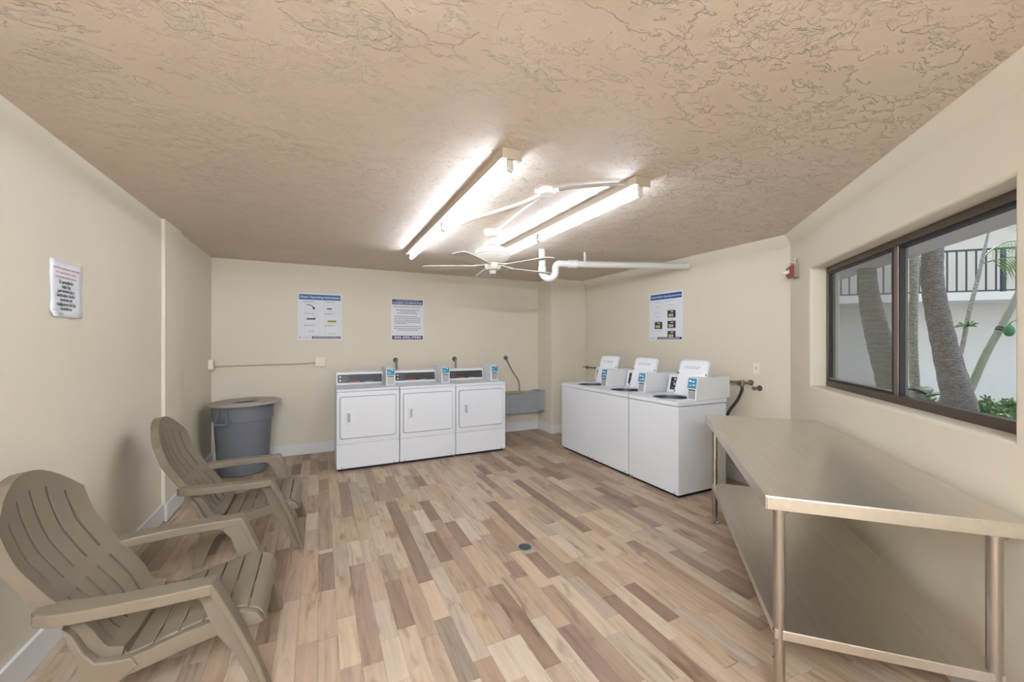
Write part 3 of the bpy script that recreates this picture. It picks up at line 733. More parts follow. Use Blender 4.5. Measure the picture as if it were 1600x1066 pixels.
    for y, f in ((.50, .32), (.50, .68), (.56, .5), (.56, .78)):
        bm = BM(); p = cp(f, y, .006); lathe(bm, [(.011, -.006), (.011, .006)], p, 12, 'x'); obj('button', bm, 'paper', c, smooth=True)
    pl_('print_line', .53, .60, .27, .31, .004, 'grey_ink'); pl_('print_line', .54, .60, .60, .64, .004, 'grey_ink')
    # coin box at the near end
    bm = BM(); prism(bm, [(.262, WZ), (.270, WZ + .105), (.262, WZ + .11), (.285, 1.150), (.765, 1.150), (.765, WZ + .006), (.70, WZ)], .012, .126, 'y'); cb = obj('coin_box', bm, 'whitep', t, bevel=.005)
    def fp(f, y, o): return (.262 + .023 * f - o, y, WZ + .11 + (1.150 - WZ - .11) * f)
    def pf(name, ya, yb, f0, f1, o, m):
        bm = BM(); hexa(bm, (fp(f0, ya, o), fp(f0, yb, o), fp(f0, yb, -.004), fp(f0, ya, -.004)), (fp(f1, ya, o), fp(f1, yb, o), fp(f1, yb, -.004), fp(f1, ya, -.004))); return obj(name, bm, m, cb)
    pf('display', .02, .118, .08, .94, .003, 'teal')
    bm = BM()
    for (ya, yb, f0, f1) in ((.03, .06, .3, .42), (.07, .10, .28, .36), (.04, .07, .6, .7), (.08, .105, .62, .78)):
        hexa(bm, (fp(f0, ya, .0045), fp(f0, yb, .0045), fp(f0, yb, .002), fp(f0, ya, .002)), (fp(f1, ya, .0045), fp(f1, yb, .0045), fp(f1, yb, .002), fp(f1, ya, .002)))
    obj('display_marks', bm, 'paper', cb)
    bm = BM(); box(bm, .264, .272, .03, .108, WZ + .092, WZ + .103); obj('coin_slot', bm, 'dark', cb)
    bm = BM(); box(bm, .260, .27, .03, .108, WZ + .01, WZ + .085); obj('coin_plate', bm, 'silver', cb, bevel=.002)
    return t
wlb = ['white top loading washer nearest the steel table, lid raised', 'white top loading washer in the middle of the row, lid raised', 'white top loading washer at the far end of the row, lid raised']
w0 = make_washer(); w0['label'] = wlb[0]
dup(w0, (3.10, 2.745 + .694, 0), wlb[1]); dup(w0, (3.10, 2.745 + .694 + .677, 0), wlb[2])

# ------------------------------------------------------------------ steel table (local x along it, local y towards the wall)
TL, TWd, TZ = 1.90, .80, .89
TO = K + Vector((-(.76 - -.838) * .70711, -(.76 + -.838) * .70711, 0))
tb = thing('work_table', 'long stainless steel work table with undershelf below the window', 'table', TO, WA)
bm = BM(); box(bm, 0, TL, 0, TWd, TZ - .004, TZ); box(bm, 0, TL, 0, .006, TZ - .055, TZ - .004); box(bm, 0, TL, TWd - .006, TWd, TZ - .055, TZ - .004); box(bm, 0, .006, .006, TWd - .006, TZ - .055, TZ - .004); box(bm, TL - .006, TL, .006, TWd - .006, TZ - .055, TZ - .004)
obj('tabletop', bm, 'steel', tb, bevel=.003)
bm = BM(); box(bm, .04, TL - .04, .34, .46, TZ - .04, TZ - .006); obj('stiffener', bm, 'galv', tb)
SZ = .325
bm = BM(); box(bm, .045, TL - .045, .045, TWd - .045, SZ - .003, SZ); box(bm, .045, TL - .045, .045, .050, SZ - .04, SZ - .003); box(bm, .045, TL - .045, TWd - .05, TWd - .045, SZ - .04, SZ - .003); box(bm, .045, .05, .05, TWd - .05, SZ - .04, SZ - .003); box(bm, TL - .05, TL - .045, .05, TWd - .05, SZ - .04, SZ - .003)
obj('undershelf', bm, 'steel', tb, bevel=.002)
for lx, ly in ((.065, .065), (TL - .065, .065), (.065, TWd - .065), (TL - .065, TWd - .065)):
    bm = BM(); lathe(bm, [(.022, .055), (.022, TZ - .03)], (lx, ly, 0), 20); lg = obj('leg', bm, 'steel_leg', tb, smooth=True)
    bm = BM(); lathe(bm, [(.034, 0), (.034, .006), (.014, .012), (.014, .055)], (lx, ly, 0), 18); obj('foot', bm, 'steel_leg', lg, smooth=True)
    bm = BM(); lathe(bm, [(.034, TZ - .075), (.034, TZ - .02)], (lx, ly, 0), 18); obj('gusset', bm, 'steel_leg', lg, smooth=True)
    bm = BM()
    for z in (SZ - .075, SZ - .13, SZ - .012): lathe(bm, [(.004, -.0235), (.004, -.02)], (lx, ly, z), 8, 'y')
    obj('adjusting_hole', bm, 'dark', lg)

# ------------------------------------------------------------------ chairs
def arc_profile():
    pts = [(-.515, .283), (-.568, .297), (-.602, .333), (-.628, .393), (-.668, .456), (-.712, .516), (-.748, .567), (-.785, .63), (-.825, .703), (-.86, .811), (-.882, .917), (-.893, .985)]
    P = smooth_path([(p[0], 0, p[1]) for p in pts], 8); S = [0]
    for a, b in zip(P, P[1:]): S.append(S[-1] + (b - a).length)
    def f(s):
        s = max(0, s)
        for i in range(len(S) - 1):
            if s <= S[i + 1] or i == len(S) - 2:
                k = (s - S[i]) / (S[i + 1] - S[i]); p = P[i].lerp(P[i + 1], k); t = (P[i + 1] - P[i]).normalized(); return p, Vector((t.z, 0, -t.x))
    return f, S[-1]
def make_chair():
    t = thing('adirondack_chair', 'x', 'chair', (0, 0, 0), 0, 'pair of brown plastic chairs')
    f, L = arc_profile()
    dt = .026; sl = (-.66, -.33, 0, .33, .66)
    ts = [-1.0, -.93]
    for a in sl: ts += [a - .16, a - dt, a + dt]
    ts += [.82, .93, 1.0]
    sb0, sb1 = .318, .378         # the solid band between lower and upper slots
    def pos(tq, kind, q):
        top = L - .165 * tq * tq
        if kind == 'low': s = .065 + (sb0 - .065) * q
        elif kind == 'bot': s = .065 * q
        elif kind == 'band': s = sb0 + (sb1 - sb0) * q
        elif kind == 'up': s = sb1 + (top - .075 - sb1) * q
        else: s = top - .075 + .075 * q
        p, n = f(s); z01 = max(0, min(1, (s - .1) / (L - .1)))
        w = .245 + .035 * math.sin(PI * .5 * z01)
        return Vector((p.x, tq * w, p.z)) + n * (.038 * tq * tq), n
    rowsd = [('bot', 0), ('bot', .99)] + [('low', k / 7) for k in range(8)] + [('band', .5)] + [('up', k / 12) for k in range(13)] + [('top', .34), ('top', .67), ('top', 1)]
    bm = BM(); grid = []; nrm = []
    for kd, q in rowsd:
        r_ = []
        for tq in ts: p, n = pos(tq, kd, q); r_.append(bm.verts.new(p))
        grid.append(r_)
    for i in range(len(rowsd) - 1):
        ka, kb = rowsd[i], rowsd[i + 1]
        for j in range(len(ts) - 1):
            c = (ts[j] + ts[j + 1]) / 2
            slot = any(abs(c - a) < dt * .5 for a in sl) and ((ka[0] == 'low' and kb[0] == 'low') or (ka[0] == 'up' and kb[0] == 'up'))
            if not slot: bm.faces.new((grid[i][j], grid[i][j + 1], grid[i + 1][j + 1], grid[i + 1][j]))
    # folded back rim down both sides and over the top
    def back(tq, kd, q, dback=.045):
        p, n = pos(tq, kd, q); return p - n * dback
    for j in (0, len(ts) - 1):
        rim = [bm.verts.new(back(ts[j], kd, q)) for kd, q in rowsd]
        for i in range(len(rowsd) - 1): bm.faces.new((grid[i][j], grid[i + 1][j], rim[i + 1], rim[i]))
        if j == 0: r0 = rim[-1]
        else: r1 = rim[-1]
    tr = [r0] + [bm.verts.new(back(tq, 'top', 1)) for tq in ts[1:-1]] + [r1]
    for j in range(len(ts) - 1): bm.faces.new((grid[-1][j], grid[-1][j + 1], tr[j + 1], tr[j]))
    o = obj('backrest', bm, 'chair', t, smooth=True)
    md = o.modifiers.new('thick', 'SOLIDIFY'); md.thickness = .030; md.offset = -1 if sum(p.normal.x * p.area for p in o.data.polygons) > 0 else 1
    md = o.modifiers.new('crease', 'EDGE_SPLIT'); md.split_angle = R(40)
    # seat slats
    SP = [(-.030, .285), (-.038, .318), (-.058, .345), (-.09, .362), (-.13, .369), (-.2, .361), (-.3, .338), (-.4, .312), (-.5, .285)]
    def sz(x):
        for (xa, za), (xb, zb) in zip(SP, SP[1:]):
            if xb <= x <= xa: return za + (zb - za) * (xa - x) / (xa - xb)
        return SP[-1][1]
    bounds = [(-.030, -.092), (-.098, -.172), (-.178, -.252), (-.258, -.332), (-.338, -.412), (-.418, -.498)]
    for a, b in bounds:
        xs = [a + (b - a) * k / 6 for k in range(7)]
        bm = BM(); prism(bm, [(x, sz(x)) for x in xs] + [(x, sz(x) - .012) for x in reversed(xs)], -.245, .245, 'y'); obj('seat_slat', bm, 'chair', t, bevel=.003, smooth=True)
    bm = BM()
    for y in (-.10, .10):
        xs = [-.05, -.1, -.2, -.3, -.4, -.49]; prism(bm, [(x, sz(x) - .008) for x in xs] + [(x, sz(x) - .045) for x in reversed(xs)], y - .008, y + .008, 'y')
    obj('seat_rib', bm, 'chair', t)
    for s in (-1, 1):
        bm = BM(); prism(bm, [(-.035, .29), (-.06, .335), (-.12, .360), (-.3, .330), (-.50, .278), (-.50, .215), (-.42, .232), (-.3, .262), (-.15, .29), (-.06, .285)], s * .246, s * .275, 'y'); obj('side_rail', bm, 'chair', t, bevel=.004)
        bm = BM(); prism(bm, [(-.455, .25), (-.475, .288), (-.53, .292), (-.578, .304), (-.608, .345), (-.640, .42), (-.672, .462), (-.655, .39), (-.628, .32), (-.620, .234), (-.668, 0), (-.61, 0), (-.575, .10), (-.535, .185)], s * .248, s * .285, 'y'); obj('rear_leg', bm, 'chair', t, bevel=.006)
        # arm
        yo, yi = .375, .292
        ol = [(-.20, yi), (-.20, yo), (-.35, yo + .002), (-.5, yo - .006), (-.6, yo - .014), (-.68, yo - .028), (-.725, yo - .05), (-.745, yo - .085), (-.735, .245), (-.68, .245), (-.62, .262), (-.5, .284), (-.35, .29)]
        bm = BM(); prism(bm, [(x, s * y) for x, y in ol], .505, .55, 'z'); obj('armrest', bm, 'chair', t, bevel=.007, seg=3)
        # front leg: broad strap folding down from the arm, with a gusset web
        bm = BM(); n_ = 8; A = []
        sec = []
        for k in range(n_ + 1):
            q = k / n_; x = -.20 + .20 * q + (.012 * math.sin(PI * q)); z = .55 * (1 - q); yc = (yo + yi) / 2 * (1 - q) + .297 * q; hw = .0415 * (1 - q) + .026 * q
            sec.append([bm.verts.new(p) for p in ((x, s * (yc - hw), z), (x, s * (yc + hw), z), (x - .026, s * (yc + hw), z - (.0 if k else .01)), (x - .026, s * (yc - hw), z - (.0 if k else .01)))])
        for a_, b_ in zip(sec, sec[1:]):
            for k in range(4): bm.faces.new((a_[k], a_[(k + 1) % 4], b_[(k + 1) % 4], b_[k]))
        bm.faces.new(sec[0]); bm.faces.new(sec[-1][::-1])
        lg = obj('front_leg', bm, 'chair', t, bevel=.006)
        bm = BM(); w_ = [(-.205, .53), (-.345, .520), (-.285, .495), (-.25, .45), (-.228, .38), (-.20, .30), (-.14, .20), (-.065, 0), (-.01, 0)]
        A = [bm.verts.new((x, s * (.276 + .018 * (z / .55)), z)) for x, z in w_]; B = [bm.verts.new((x, s * (.288 + .018 * (z / .55)), z)) for x, z in w_]
        for k in range(len(w_)): j = (k + 1) % len(w_); bm.faces.new((A[k], A[j], B[j], B[k]))
        bm.faces.new(A[::-1]); bm.faces.new(B); obj('gusset', bm, 'chair', lg, bevel=.002)
    return t
c0 = make_chair(); c0.location = (-.185, 2.32, 0); c0['label'] = 'brown plastic slatted garden chair nearest the viewer by the left wall'
dup(c0, (-.10, 3.60, 0), 'brown plastic slatted garden chair farther off, in front of the grey bin')

# ------------------------------------------------------------------ bin
bn = thing('trash_bin', 'round grey plastic bin with a pale lid in the back left corner', 'bin', (-.80, 5.56, 0))
bm = BM(); prof = [(.0, .0), (.235, 0), (.248, .012), (.285, .60), (.290, .62), (.302, .62), (.308, .79), (.300, .795), (.296, .79), (.275, .6), (.238, .03), (.0, .03)]
lathe(bm, prof[1:-1], n=48, caps=True); obj('body', bm, 'can', bn, smooth=True)
def bracket(ang):
    bm = BM(); ca, sa = math.cos(ang), math.sin(ang)
    def P(r, w, z): return (ca * r - sa * w, sa * r + ca * w, z)
    hexa(bm, (P(.29, -.075, .60), P(.375, -.06, .60), P(.375, .06, .60), P(.29, .075, .60)), (P(.29, -.075, .625), P(.375, -.06, .625), P(.375, .06, .625), P(.29, .075, .625)))
    for s in (-1, 1):
        a_, b_ = (-.075, -.06) if s < 0 else (.06, .075)
        hexa(bm, (P(.29, a_, .62), P(.37, a_, .62), P(.37, b_, .62), P(.29, b_, .62)), (P(.295, a_ * .6, .765), P(.325, a_ * .6, .765), P(.325, b_ * .6, .765), P(.295, b_ * .6, .765)))
    return bm
for a in (R(-118), R(62)): obj('handle', bracket(a), 'can', bn, bevel=.004)
bm = BM(); n = 48; R1, R0 = .362, .135
rp = [(R0, .0), (R0, .018), (R1 - .02, .024), (R1, .014), (R1, 0), (R1 - .012, -.012), (R1 - .02, 0)]
rings = [[bm.verts.new((r * math.cos(2 * PI * k / n), r * math.sin(2 * PI * k / n), z)) for k in range(n)] for r, z in rp]
for a_, b_ in zip(rings, rings[1:] + rings[:1]):
    for k in range(n): bm.faces.new((a_[k], a_[(k + 1) % n], b_[(k + 1) % n], b_[k]))
ld = obj('lid', bm, 'lid', bn, smooth=True); ld.location = (.02, 0, .797); ld.rotation_euler = (R(-.5), R(-.8), 0)

# ------------------------------------------------------------------ fluorescent fixtures
def make_fixture():
    t = thing('fluorescent_fixture', 'x', 'ceiling light', (.93, 1.93, H), 0, 'twin strip lights'); L = 2.62
    bm = BM(); prism(bm, [(-.06, 0), (-.052, -.045), (.052, -.045), (.06, 0)], 0, L, 'y'); obj('housing', bm, 'housing', t, bevel=.003)
    for y in (0, L):
        bm = BM(); s = 1 if y == 0 else -1; box(bm, -.058, .058, min(y, y - s * .012), max(y, y - s * .012), -.055, 0); obj('end_cap', bm, 'housing', t, bevel=.002)
    for y in (.02, L / 2 - .018, L / 2 + .018, L - .02):
        bm = BM(); prism(bm, [(-.017, -.04), (-.017, -.10), (-.011, -.114), (.011, -.114), (.017, -.10), (.017, -.04)], y - .009, y + .009, 'y'); obj('socket', bm, 'socket', t, bevel=.002)
    for a, b in ((.032, L / 2 - .03), (L / 2 + .03, L - .032)):
        bm = BM(); lathe(bm, [(.010, a - .006), (.019, a), (.019, b), (.010, b + .006)], (0, 0, -.092), 16, 'y'); tu = obj('tube', bm, 'tube', t, smooth=True)
        tu['label'] = 'lit white tube'
    return t
f0 = make_fixture(); f0['label'] = 'lit ceiling strip light left of the fan'
dup(f0, (1.83, 1.90, H), 'lit ceiling strip light right of the fan')
M['tube_fill'] = mat('added fill tube', (255, 250, 240), .4, emit=TUBE * REAR_FILL, ecol=(219, 233, 255))  # for two unseen fixtures added to brighten the far wall and dryers
for y, lb in ((-1.30, 'added fill light on the ceiling behind the viewer, farther from the fan'), (-.70, 'added fill light on the ceiling behind the viewer, nearer the fan')):
    fr0 = dup(f0, (.20, y, H), lb, (0, 0, R(90))); fr0.scale = (1, .5, 1); fr0['group'] = 'added fill lights behind the viewer'
    for o in fr0.children:
        if o.name.startswith('tube'): o.data = o.data.copy(); o.data.materials[0] = M['tube_fill']
# ------------------------------------------------------------------ ceiling fan
fn = thing('ceiling_fan', 'white five blade ceiling fan between the two strip lights', 'fan', (1.45, 3.41, H))
bm = BM(); lathe(bm, [(.085, 0), (.085, -.02), (.075, -.05), (.055, -.068), (.03, -.072)], n=28); obj('canopy', bm, 'fanw', fn, smooth=True)
bm = BM(); lathe(bm, [(.016, -.06), (.016, -.15)], n=14); obj('downrod', bm, 'fanw', fn, smooth=True)
bm = BM(); lathe(bm, [(.03, -.13), (.05, -.145), (.11, -.165), (.15, -.185), (.162, -.20), (.162, -.208), (.155, -.211), (.155, -.217), (.164, -.220), (.166, -.232), (.155, -.236), (.155, -.242), (.16, -.245), (.14, -.27), (.10, -.295), (.07, -.305)], n=36); obj('motor_housing', bm, 'fanw', fn, smooth=True)
bm = BM(); lathe(bm, [(.06, -.30), (.075, -.32), (.075, -.35), (.06, -.37), (.035, -.375), (.028, -.395), (.0281, -.405), (.015, -.41)], n=28); obj('switch_cup', bm, 'fanw', fn, smooth=True)
for k in range(5):
    a = R(150 + 72 * k); ca, sa = math.cos(a), math.sin(a)
    def B_(r, w, z): return (ca * r - sa * w, sa * r + ca * w, z)
    bm = BM(); hexa(bm, (B_(.07, -.02, -.325), B_(.2, -.025, -.342), B_(.2, .025, -.338), B_(.07, .02, -.325)), (B_(.07, -.02, -.315), B_(.2, -.025, -.334), B_(.2, .025, -.33), B_(.07, .02, -.315)))
    br = obj('blade_arm', bm, 'fanw', fn, bevel=.002)
    bm = BM(); ws = [(.17, .045), (.25, .058), (.45, .066), (.6, .068), (.635, .06), (.655, .04), (.66, .0)]
    pts = [(r, -w) for r, w in ws] + [(r, w) for r, w in reversed(ws[:-1])]
    A = [bm.verts.new(B_(r, w, -.339 + w * .10)) for r, w in pts]; Bv = [bm.verts.new(B_(r, w, -.345 + w * .10)) for r, w in pts]
    for q in range(len(pts)): j = (q + 1) % len(pts); bm.faces.new((A[q], A[j], Bv[j], Bv[q]))
    bm.faces.new(A); bm.faces.new(Bv[::-1]); obj('blade', bm, 'fanw', fn)

# ------------------------------------------------------------------ ceiling junction box and cables
jb = thing('junction_box', 'small cream junction box on the ceiling between the strip lights', 'junction box', (1.388, 2.324, H))
bm = BM(); lathe(bm, [(.055, 0), (.055, -.03), (.045, -.035)], n=20); obj('box', bm, 'boxp', jb, smooth=True)
bm = BM(); lathe(bm, [(.05, -.034), (.05, -.04)], n=20); obj('cover', bm, 'boxp', jb, smooth=True)
for a in (-50, 100, 160):
    bm = BM(); p = Vector((math.cos(R(a)), math.sin(R(a)), 0)); tube(bm, [p * .05 + Vector((0, 0, -.018)), p * .085 + Vector((0, 0, -.018))], .016, 10); obj('connector', bm, 'boxp', jb, smooth=True)
def cable(name, label, pts, r, m='boxp'):
    bm = BM(); tube(bm, smooth_path(pts, 8), r, 8); return tag(obj(name, bm, m, None, smooth=True), label, 'cable')
z = H - .018
cable('ceiling_cable', 'grey cable from the junction box to the right strip light', [(1.388 + .05, 2.324 - .06, z), (1.50, 2.19, z), (1.62, 2.09, z), (1.75, 2.0, z), (1.80, 1.97, z)], .011, 'flex')
cable('ceiling_cable', 'cream cable curving from the junction box to the left strip light', [(1.372, 2.40, z), (1.33, 2.60, z), (1.24, 2.85, z), (1.15, 3.05, z), (1.08, 3.28, z), (.99, 3.40, z)], .012)
cable('ceiling_cable', 'cream cable running straight from the junction box to the fan', [(1.39, 2.40, z), (1.41, 2.75, z), (1.44, 3.10, z), (1.45, 3.33, z)], .009)

# ------------------------------------------------------------------ drain pipe with trap
pp = thing('drain_pipe', 'white plastic drain pipe with a trap under the ceiling', 'pipe', (0, 0, 0))
pe = Vector((4.11, 3.49, 2.447)); ps = Vector((2.60, 3.82, 2.405)); dr = (pe - ps).normalized(); dh = Vector((dr.x, dr.y, 0)).normalized()
r = .038
bm = BM(); tube(bm, [ps - dr * .13, pe], r, 18); obj('run', bm, 'pvc', pp, smooth=True)
bm = BM(); tube(bm, [ps - dr * .03, ps + dr * .05], r + .007, 18); tube(bm, [ps + dr * .05, ps + dr * .07], r + .011, 18); obj('coupling', bm, 'pvc', pp, smooth=True)
bend = .078; c1 = ps - dh * .13; path = [c1]
top = c1 - dh * .06
for k in range(1, 7): a = R(90 * k / 6); path.append(c1 - dh * (math.sin(a) * .06) + Vector((0, 0, -(1 - math.cos(a)) * .06)))
low = path[-1] + Vector((0, 0, -.04)); path.append(low)
cc = low - dh * bend
for k in range(1, 13): a = R(180 * k / 12); path.append(cc + dh * (math.cos(a) * bend) + Vector((0, 0, -math.sin(a) * bend)))
path.append(Vector((path[-1].x, path[-1].y, H - .0)))
bm = BM(); tube(bm, path, r, 18); obj('trap', bm, 'pvc', pp, smooth=True)
bm = BM(); e = path[-1]; tube(bm, [Vector((e.x, e.y, low.z + .0)), Vector((e.x, e.y, low.z + .05))], r + .006, 18); obj('coupling', bm, 'pvc', pp, smooth=True)
bm = BM(); q = ps + dr * .17; tube(bm, [q - dr * .012, q + dr * .012], r + .003, 18); box(bm, q.x - .008, q.x + .008, q.y - .012, q.y + .012, q.z + r, H); obj('hanger_strap', bm, 'pvc', pp)
bm = BM(); tube(bm, [pe - dr * .012, pe], r + .02, 18); obj('wall_collar', bm, 'wall', pp, smooth=True)

# ------------------------------------------------------------------ metal duct, board, dryer plugs
du = thing('metal_duct', 'grey galvanised metal duct box low on the back wall beside the dryers', 'duct', (2.40, 5.80, .335))
bm = BM(); box(bm, 0, .90, 0, .225, 0, .335); obj('box', bm, 'galv', du, bevel=.004)
bm = BM(); box(bm, .90, 1.015, -.012, .228, .02, .35); obj('end_piece', bm, 'galv', du, bevel=.004)
bm = BM(); box(bm, .0, .90, -.014, 0, 0, .018); box(bm, .86, .90, -.006, .0, .018, .335); obj('flange', bm, 'galv', du)
bm = BM(); lathe(bm, [(.008, -.004), (.008, 0)], (.62, -.014, .012), 8, 'y'); obj('screw', bm, 'paper', du)
bm = BM(); box(bm, 2.42, 3.02, 5.75, 5.90, .672, .694); tag(obj('tan_board', bm, 'wood', None, bevel=.004), 'thin tan board lying on the metal duct', 'board')
pls = [(1.008, 'round wall plug with a cord behind the left dryer', False), (1.909, 'round wall plug with a cord behind the middle dryer', False), (2.796, 'round wall plug whose long cord hangs to the tan board', True)]
for x, lb, long_ in pls:
    t = thing('cord_plug', lb, 'plug', (x, YB, 1.24), 0, 'plugs above the dryers')
    bm = BM(); lathe(bm, [(.036, 0), (.034, -.012), (.026, -.018), (.024, -.045), (.016, -.05)], n=20, axis='y'); obj('plug', bm, 'chrome', t, smooth=True)
    bm = BM()
    if long_: tube(bm, smooth_path([(0, -.04, -.01), (.01, -.05, -.05), (.06, -.05, -.15), (.13, -.045, -.26), (.20, -.05, -.36), (.225, -.06, -.44), (.215, -.08, -.50), (.20, -.12, -.543)]), .012, 8)
    else: tube(bm, smooth_path([(0, -.04, -.01), (.004, -.055, -.05), (.004, -.06, -.2), (.0, -.08, -.5), (.03, -.16, -.7)]), .014, 8)
    obj('cord', bm, 'flex', t, smooth=True)

# ------------------------------------------------------------------ outlets on the back left
ob = thing('device_box', 'cream outlet box on the left wall at the corner', 'outlet', (XL, 5.90, 1.235))
bm = BM(); box(bm, 0, .045, -.036, .036, -.06, .06); obj('box', bm, 'boxp', ob, bevel=.003)
bm = BM(); box(bm, .045, .049, -.039, .039, -.063, .063); obj('cover', bm, 'boxp', ob, bevel=.002)
bm = BM(); box(bm, .049, .052, -.016, .016, -.034, .034); obj('socket_face', bm, 'conduit', ob, bevel=.002)
ob2 = thing('device_box', 'cream outlet box on the back wall left of the dryers', 'outlet', (.005, YB, 1.24))
bm = BM(); box(bm, -.055, .055, -.045, 0, -.058, .058); obj('box', bm, 'boxp', ob2, bevel=.003)
bm = BM(); box(bm, -.058, .058, -.049, -.045, -.061, .061); obj('cover', bm, 'boxp', ob2, bevel=.002)
cable('wall_conduit', 'thin tan conduit joining the two cream boxes on the back wall', [(XL + .02, 5.94, 1.21), (XL + .03, 5.99, 1.205), (XL + .10, YB - .012, 1.205), (-.9, YB - .010, 1.208), (-.5, YB - .010, 1.212), (-.2, YB - .010, 1.218), (-.05, YB - .012, 1.225)], .010, 'conduit')

# ------------------------------------------------------------------ right wall: switch, valves, hoses
sw = thing('wall_switch', 'cream switch plate on the wall right of the washers', 'switch', (XR, 2.63, 1.235))
bm = BM(); box(bm, -.006, 0, -.037, .037, -.06, .06); obj('plate', bm, 'boxp', sw, bevel=.002)
bm = BM(); box(bm, -.014, -.006, -.005, .005, -.012, .012); obj('toggle', bm, 'conduit', sw, bevel=.001)
def valve_set(label, y, loc_hoses=True):
    t = thing('water_valves', label, 'valve', (XR, y, 1.08), 0, 'water valves behind the washers')
    bm = BM(); tube(bm, [(-.055, -.17, .0), (-.055, .17, .0)], .012, 10)
    for s in (-.15, .15): tube(bm, [(0, s, 0), (-.055, s, 0)], .012, 10); lathe(bm, [(.03, 0), (.03, -.006)], (0, s, 0), 14, 'x')
    obj('supply_pipe', bm, 'brass', t, smooth=True)
    for s in (-.09, .08):
        bm = BM(); lathe(bm, [(.016, -.04), (.02, -.02), (.02, .02), (.014, .035)], (-.06, s, -.01), 12); tube(bm, [(-.06, s, 0), (-.105, s, 0)], .011, 8)
        v = obj('valve', bm, 'brass', t, smooth=True)
        bm = BM(); lathe(bm, [(.006, -.12), (.024, -.115), (.024, -.105), (.006, -.1)], (0, s, 0), 12, 'x'); obj('valve_handle', bm, 'chrome', v, smooth=True)
        bm = BM(); tube(bm, smooth_path([(-.06, s, -.05), (-.065, s, -.09), (-.09, s + .03, -.19), (-.16, s + .07, -.30), (-.20, s + .1, -.42)]), .014, 10); obj('hose', bm, 'rubber', t, smooth=True)
    return t
valve_set('brass valves with black hoses behind the washer nearest the table', 2.84)
valve_set('brass valves behind the middle washer', 3.62)
valve_set('brass valves between the far washer and the corner column', 5.02)
sp = thing('capped_spigot', 'capped metal pipe stub on the wall right of the valves', 'spigot', (XR, 2.60, 1.03))
bm = BM(); tube(bm, [(0, 0, 0), (-.06, .01, 0)], .013, 10); lathe(bm, [(.03, 0), (.028, -.006)], (0, 0, 0), 14, 'x'); obj('stub', bm, 'chrome', sp, smooth=True)
bm = BM(); lathe(bm, [(.02, -.085), (.02, -.06), (.016, -.055)], (0, .01, 0), 10, 'x'); obj('cap', bm, 'brass', sp, smooth=True)
sp2 = thing('wall_spigot', 'small tap on the wall beside the corner column', 'spigot', (XR, 5.44, 1.08))
bm = BM(); tube(bm, [(0, 0, 0), (-.07, 0, 0)], .011, 10); tube(bm, [(-.055, .15, 0), (-.055, -.15, 0)], .009, 8); tube(bm, [(0, -.14, 0), (-.055, -.14, 0)], .009, 8); obj('stub', bm, 'brass', sp2, smooth=True)
bm = BM(); lathe(bm, [(.02, -.09), (.026, -.08), (.02, -.07)], (0, 0, 0), 12, 'x'); obj('valve_handle', bm, 'chrome', sp2, smooth=True)

# ------------------------------------------------------------------ fire alarm on the window wall
al = thing('fire_alarm', 'red fire alarm strobe high on the wall left of the window', 'alarm', wl(.20, 0, 2.165), WA)
bm = BM(); box(bm, -.05, .05, -.042, 0, -.06, .055); obj('back_box', bm, mat('alarm back box', (150, 140, 128), .5), al, bevel=.003)
bm = BM(); prism(bm, [(-.042, -.062), (-.042, .06), (-.055, .055), (-.078, .035), (-.078, -.045), (-.06, -.062)], -.052, .052, 'x'); hs = obj('horn_plate', bm, 'alarm', al, bevel=.003)
bm = BM(); box(bm, -.045, .045, -.084, -.06, -.022, .010); obj('strobe_band', bm, 'whitep', hs, bevel=.003)
bm = BM(); lathe(bm, [(.016, -.084), (.014, -.105), (.008, -.118), (.003, -.122)], (0, 0, -.006), 14, 'y'); obj('strobe_lens', bm, 'lens', hs, smooth=True)
bm = BM(); tube(bm, [(0, -.02, .05), (0, -.02, .10)], .013, 10); lathe(bm, [(.02, .095), (.02, .115)], (0, -.02, 0), 10); tube(bm, [(.0, -.03, .07), (.0, -.06, .075)], .008, 8); obj('conduit_fitting', bm, 'conduit', al, smooth=True)

# ------------------------------------------------------------------ floor drain
dn = thing('floor_drain', 'small round metal drain cover set in the floor', 'drain', (1.363, 2.602, 0))
bm = BM(); lathe(bm, [(.058, 0), (.058, .002), (.050, .003), (.046, .0015)], n=28); obj('ring', bm, 'ring', dn, smooth=True)
bm = BM(); lathe(bm, [(.046, .001), (.045, .0035), (.02, .0038)], n=28); obj('cover', bm, 'drain', dn, smooth=True)
bm = BM(); lathe(bm, [(.005, .003), (.005, .0044)], (.0, -.03, 0), 10); lathe(bm, [(.003, .003), (.003, .0044)], (.0, .03, 0), 8); obj('keyhole', bm, 'dark', dn)

# ------------------------------------------------------------------ posters and notices
def sheet(name, label, w, h, loc, rot):
    t = thing(name, label, 'poster', loc, rot)
    bm = BM(); box(bm, -w / 2, w / 2, -h / 2, h / 2, 0, .0015); obj('sheet', bm, 'paper', t)
    return t
def bars(t, rects, m, name, z0=.001, z1=.0020):
    bm = BM()
    for x0, x1, y0, y1 in rects: box(bm, x0, x1, y0, y1, z0, z1)
    return obj(name, bm, m, t)
def words(x0, x1, y, h, wmin=.014, wmax=.036, gap=.007):
    out = []; x = x0
    while x < x1 - .006:
        l = min(rnd.uniform(wmin, wmax), x1 - x); out.append((x, x + l, y - h / 2, y + h / 2)); x += l + gap
    return out
def frame(x0, x1, y0, y1, t_=.003): return [(x0, x1, y0, y0 + t_), (x0, x1, y1 - t_, y1), (x0, x0 + t_, y0, y1), (x1 - t_, x1, y0, y1)]
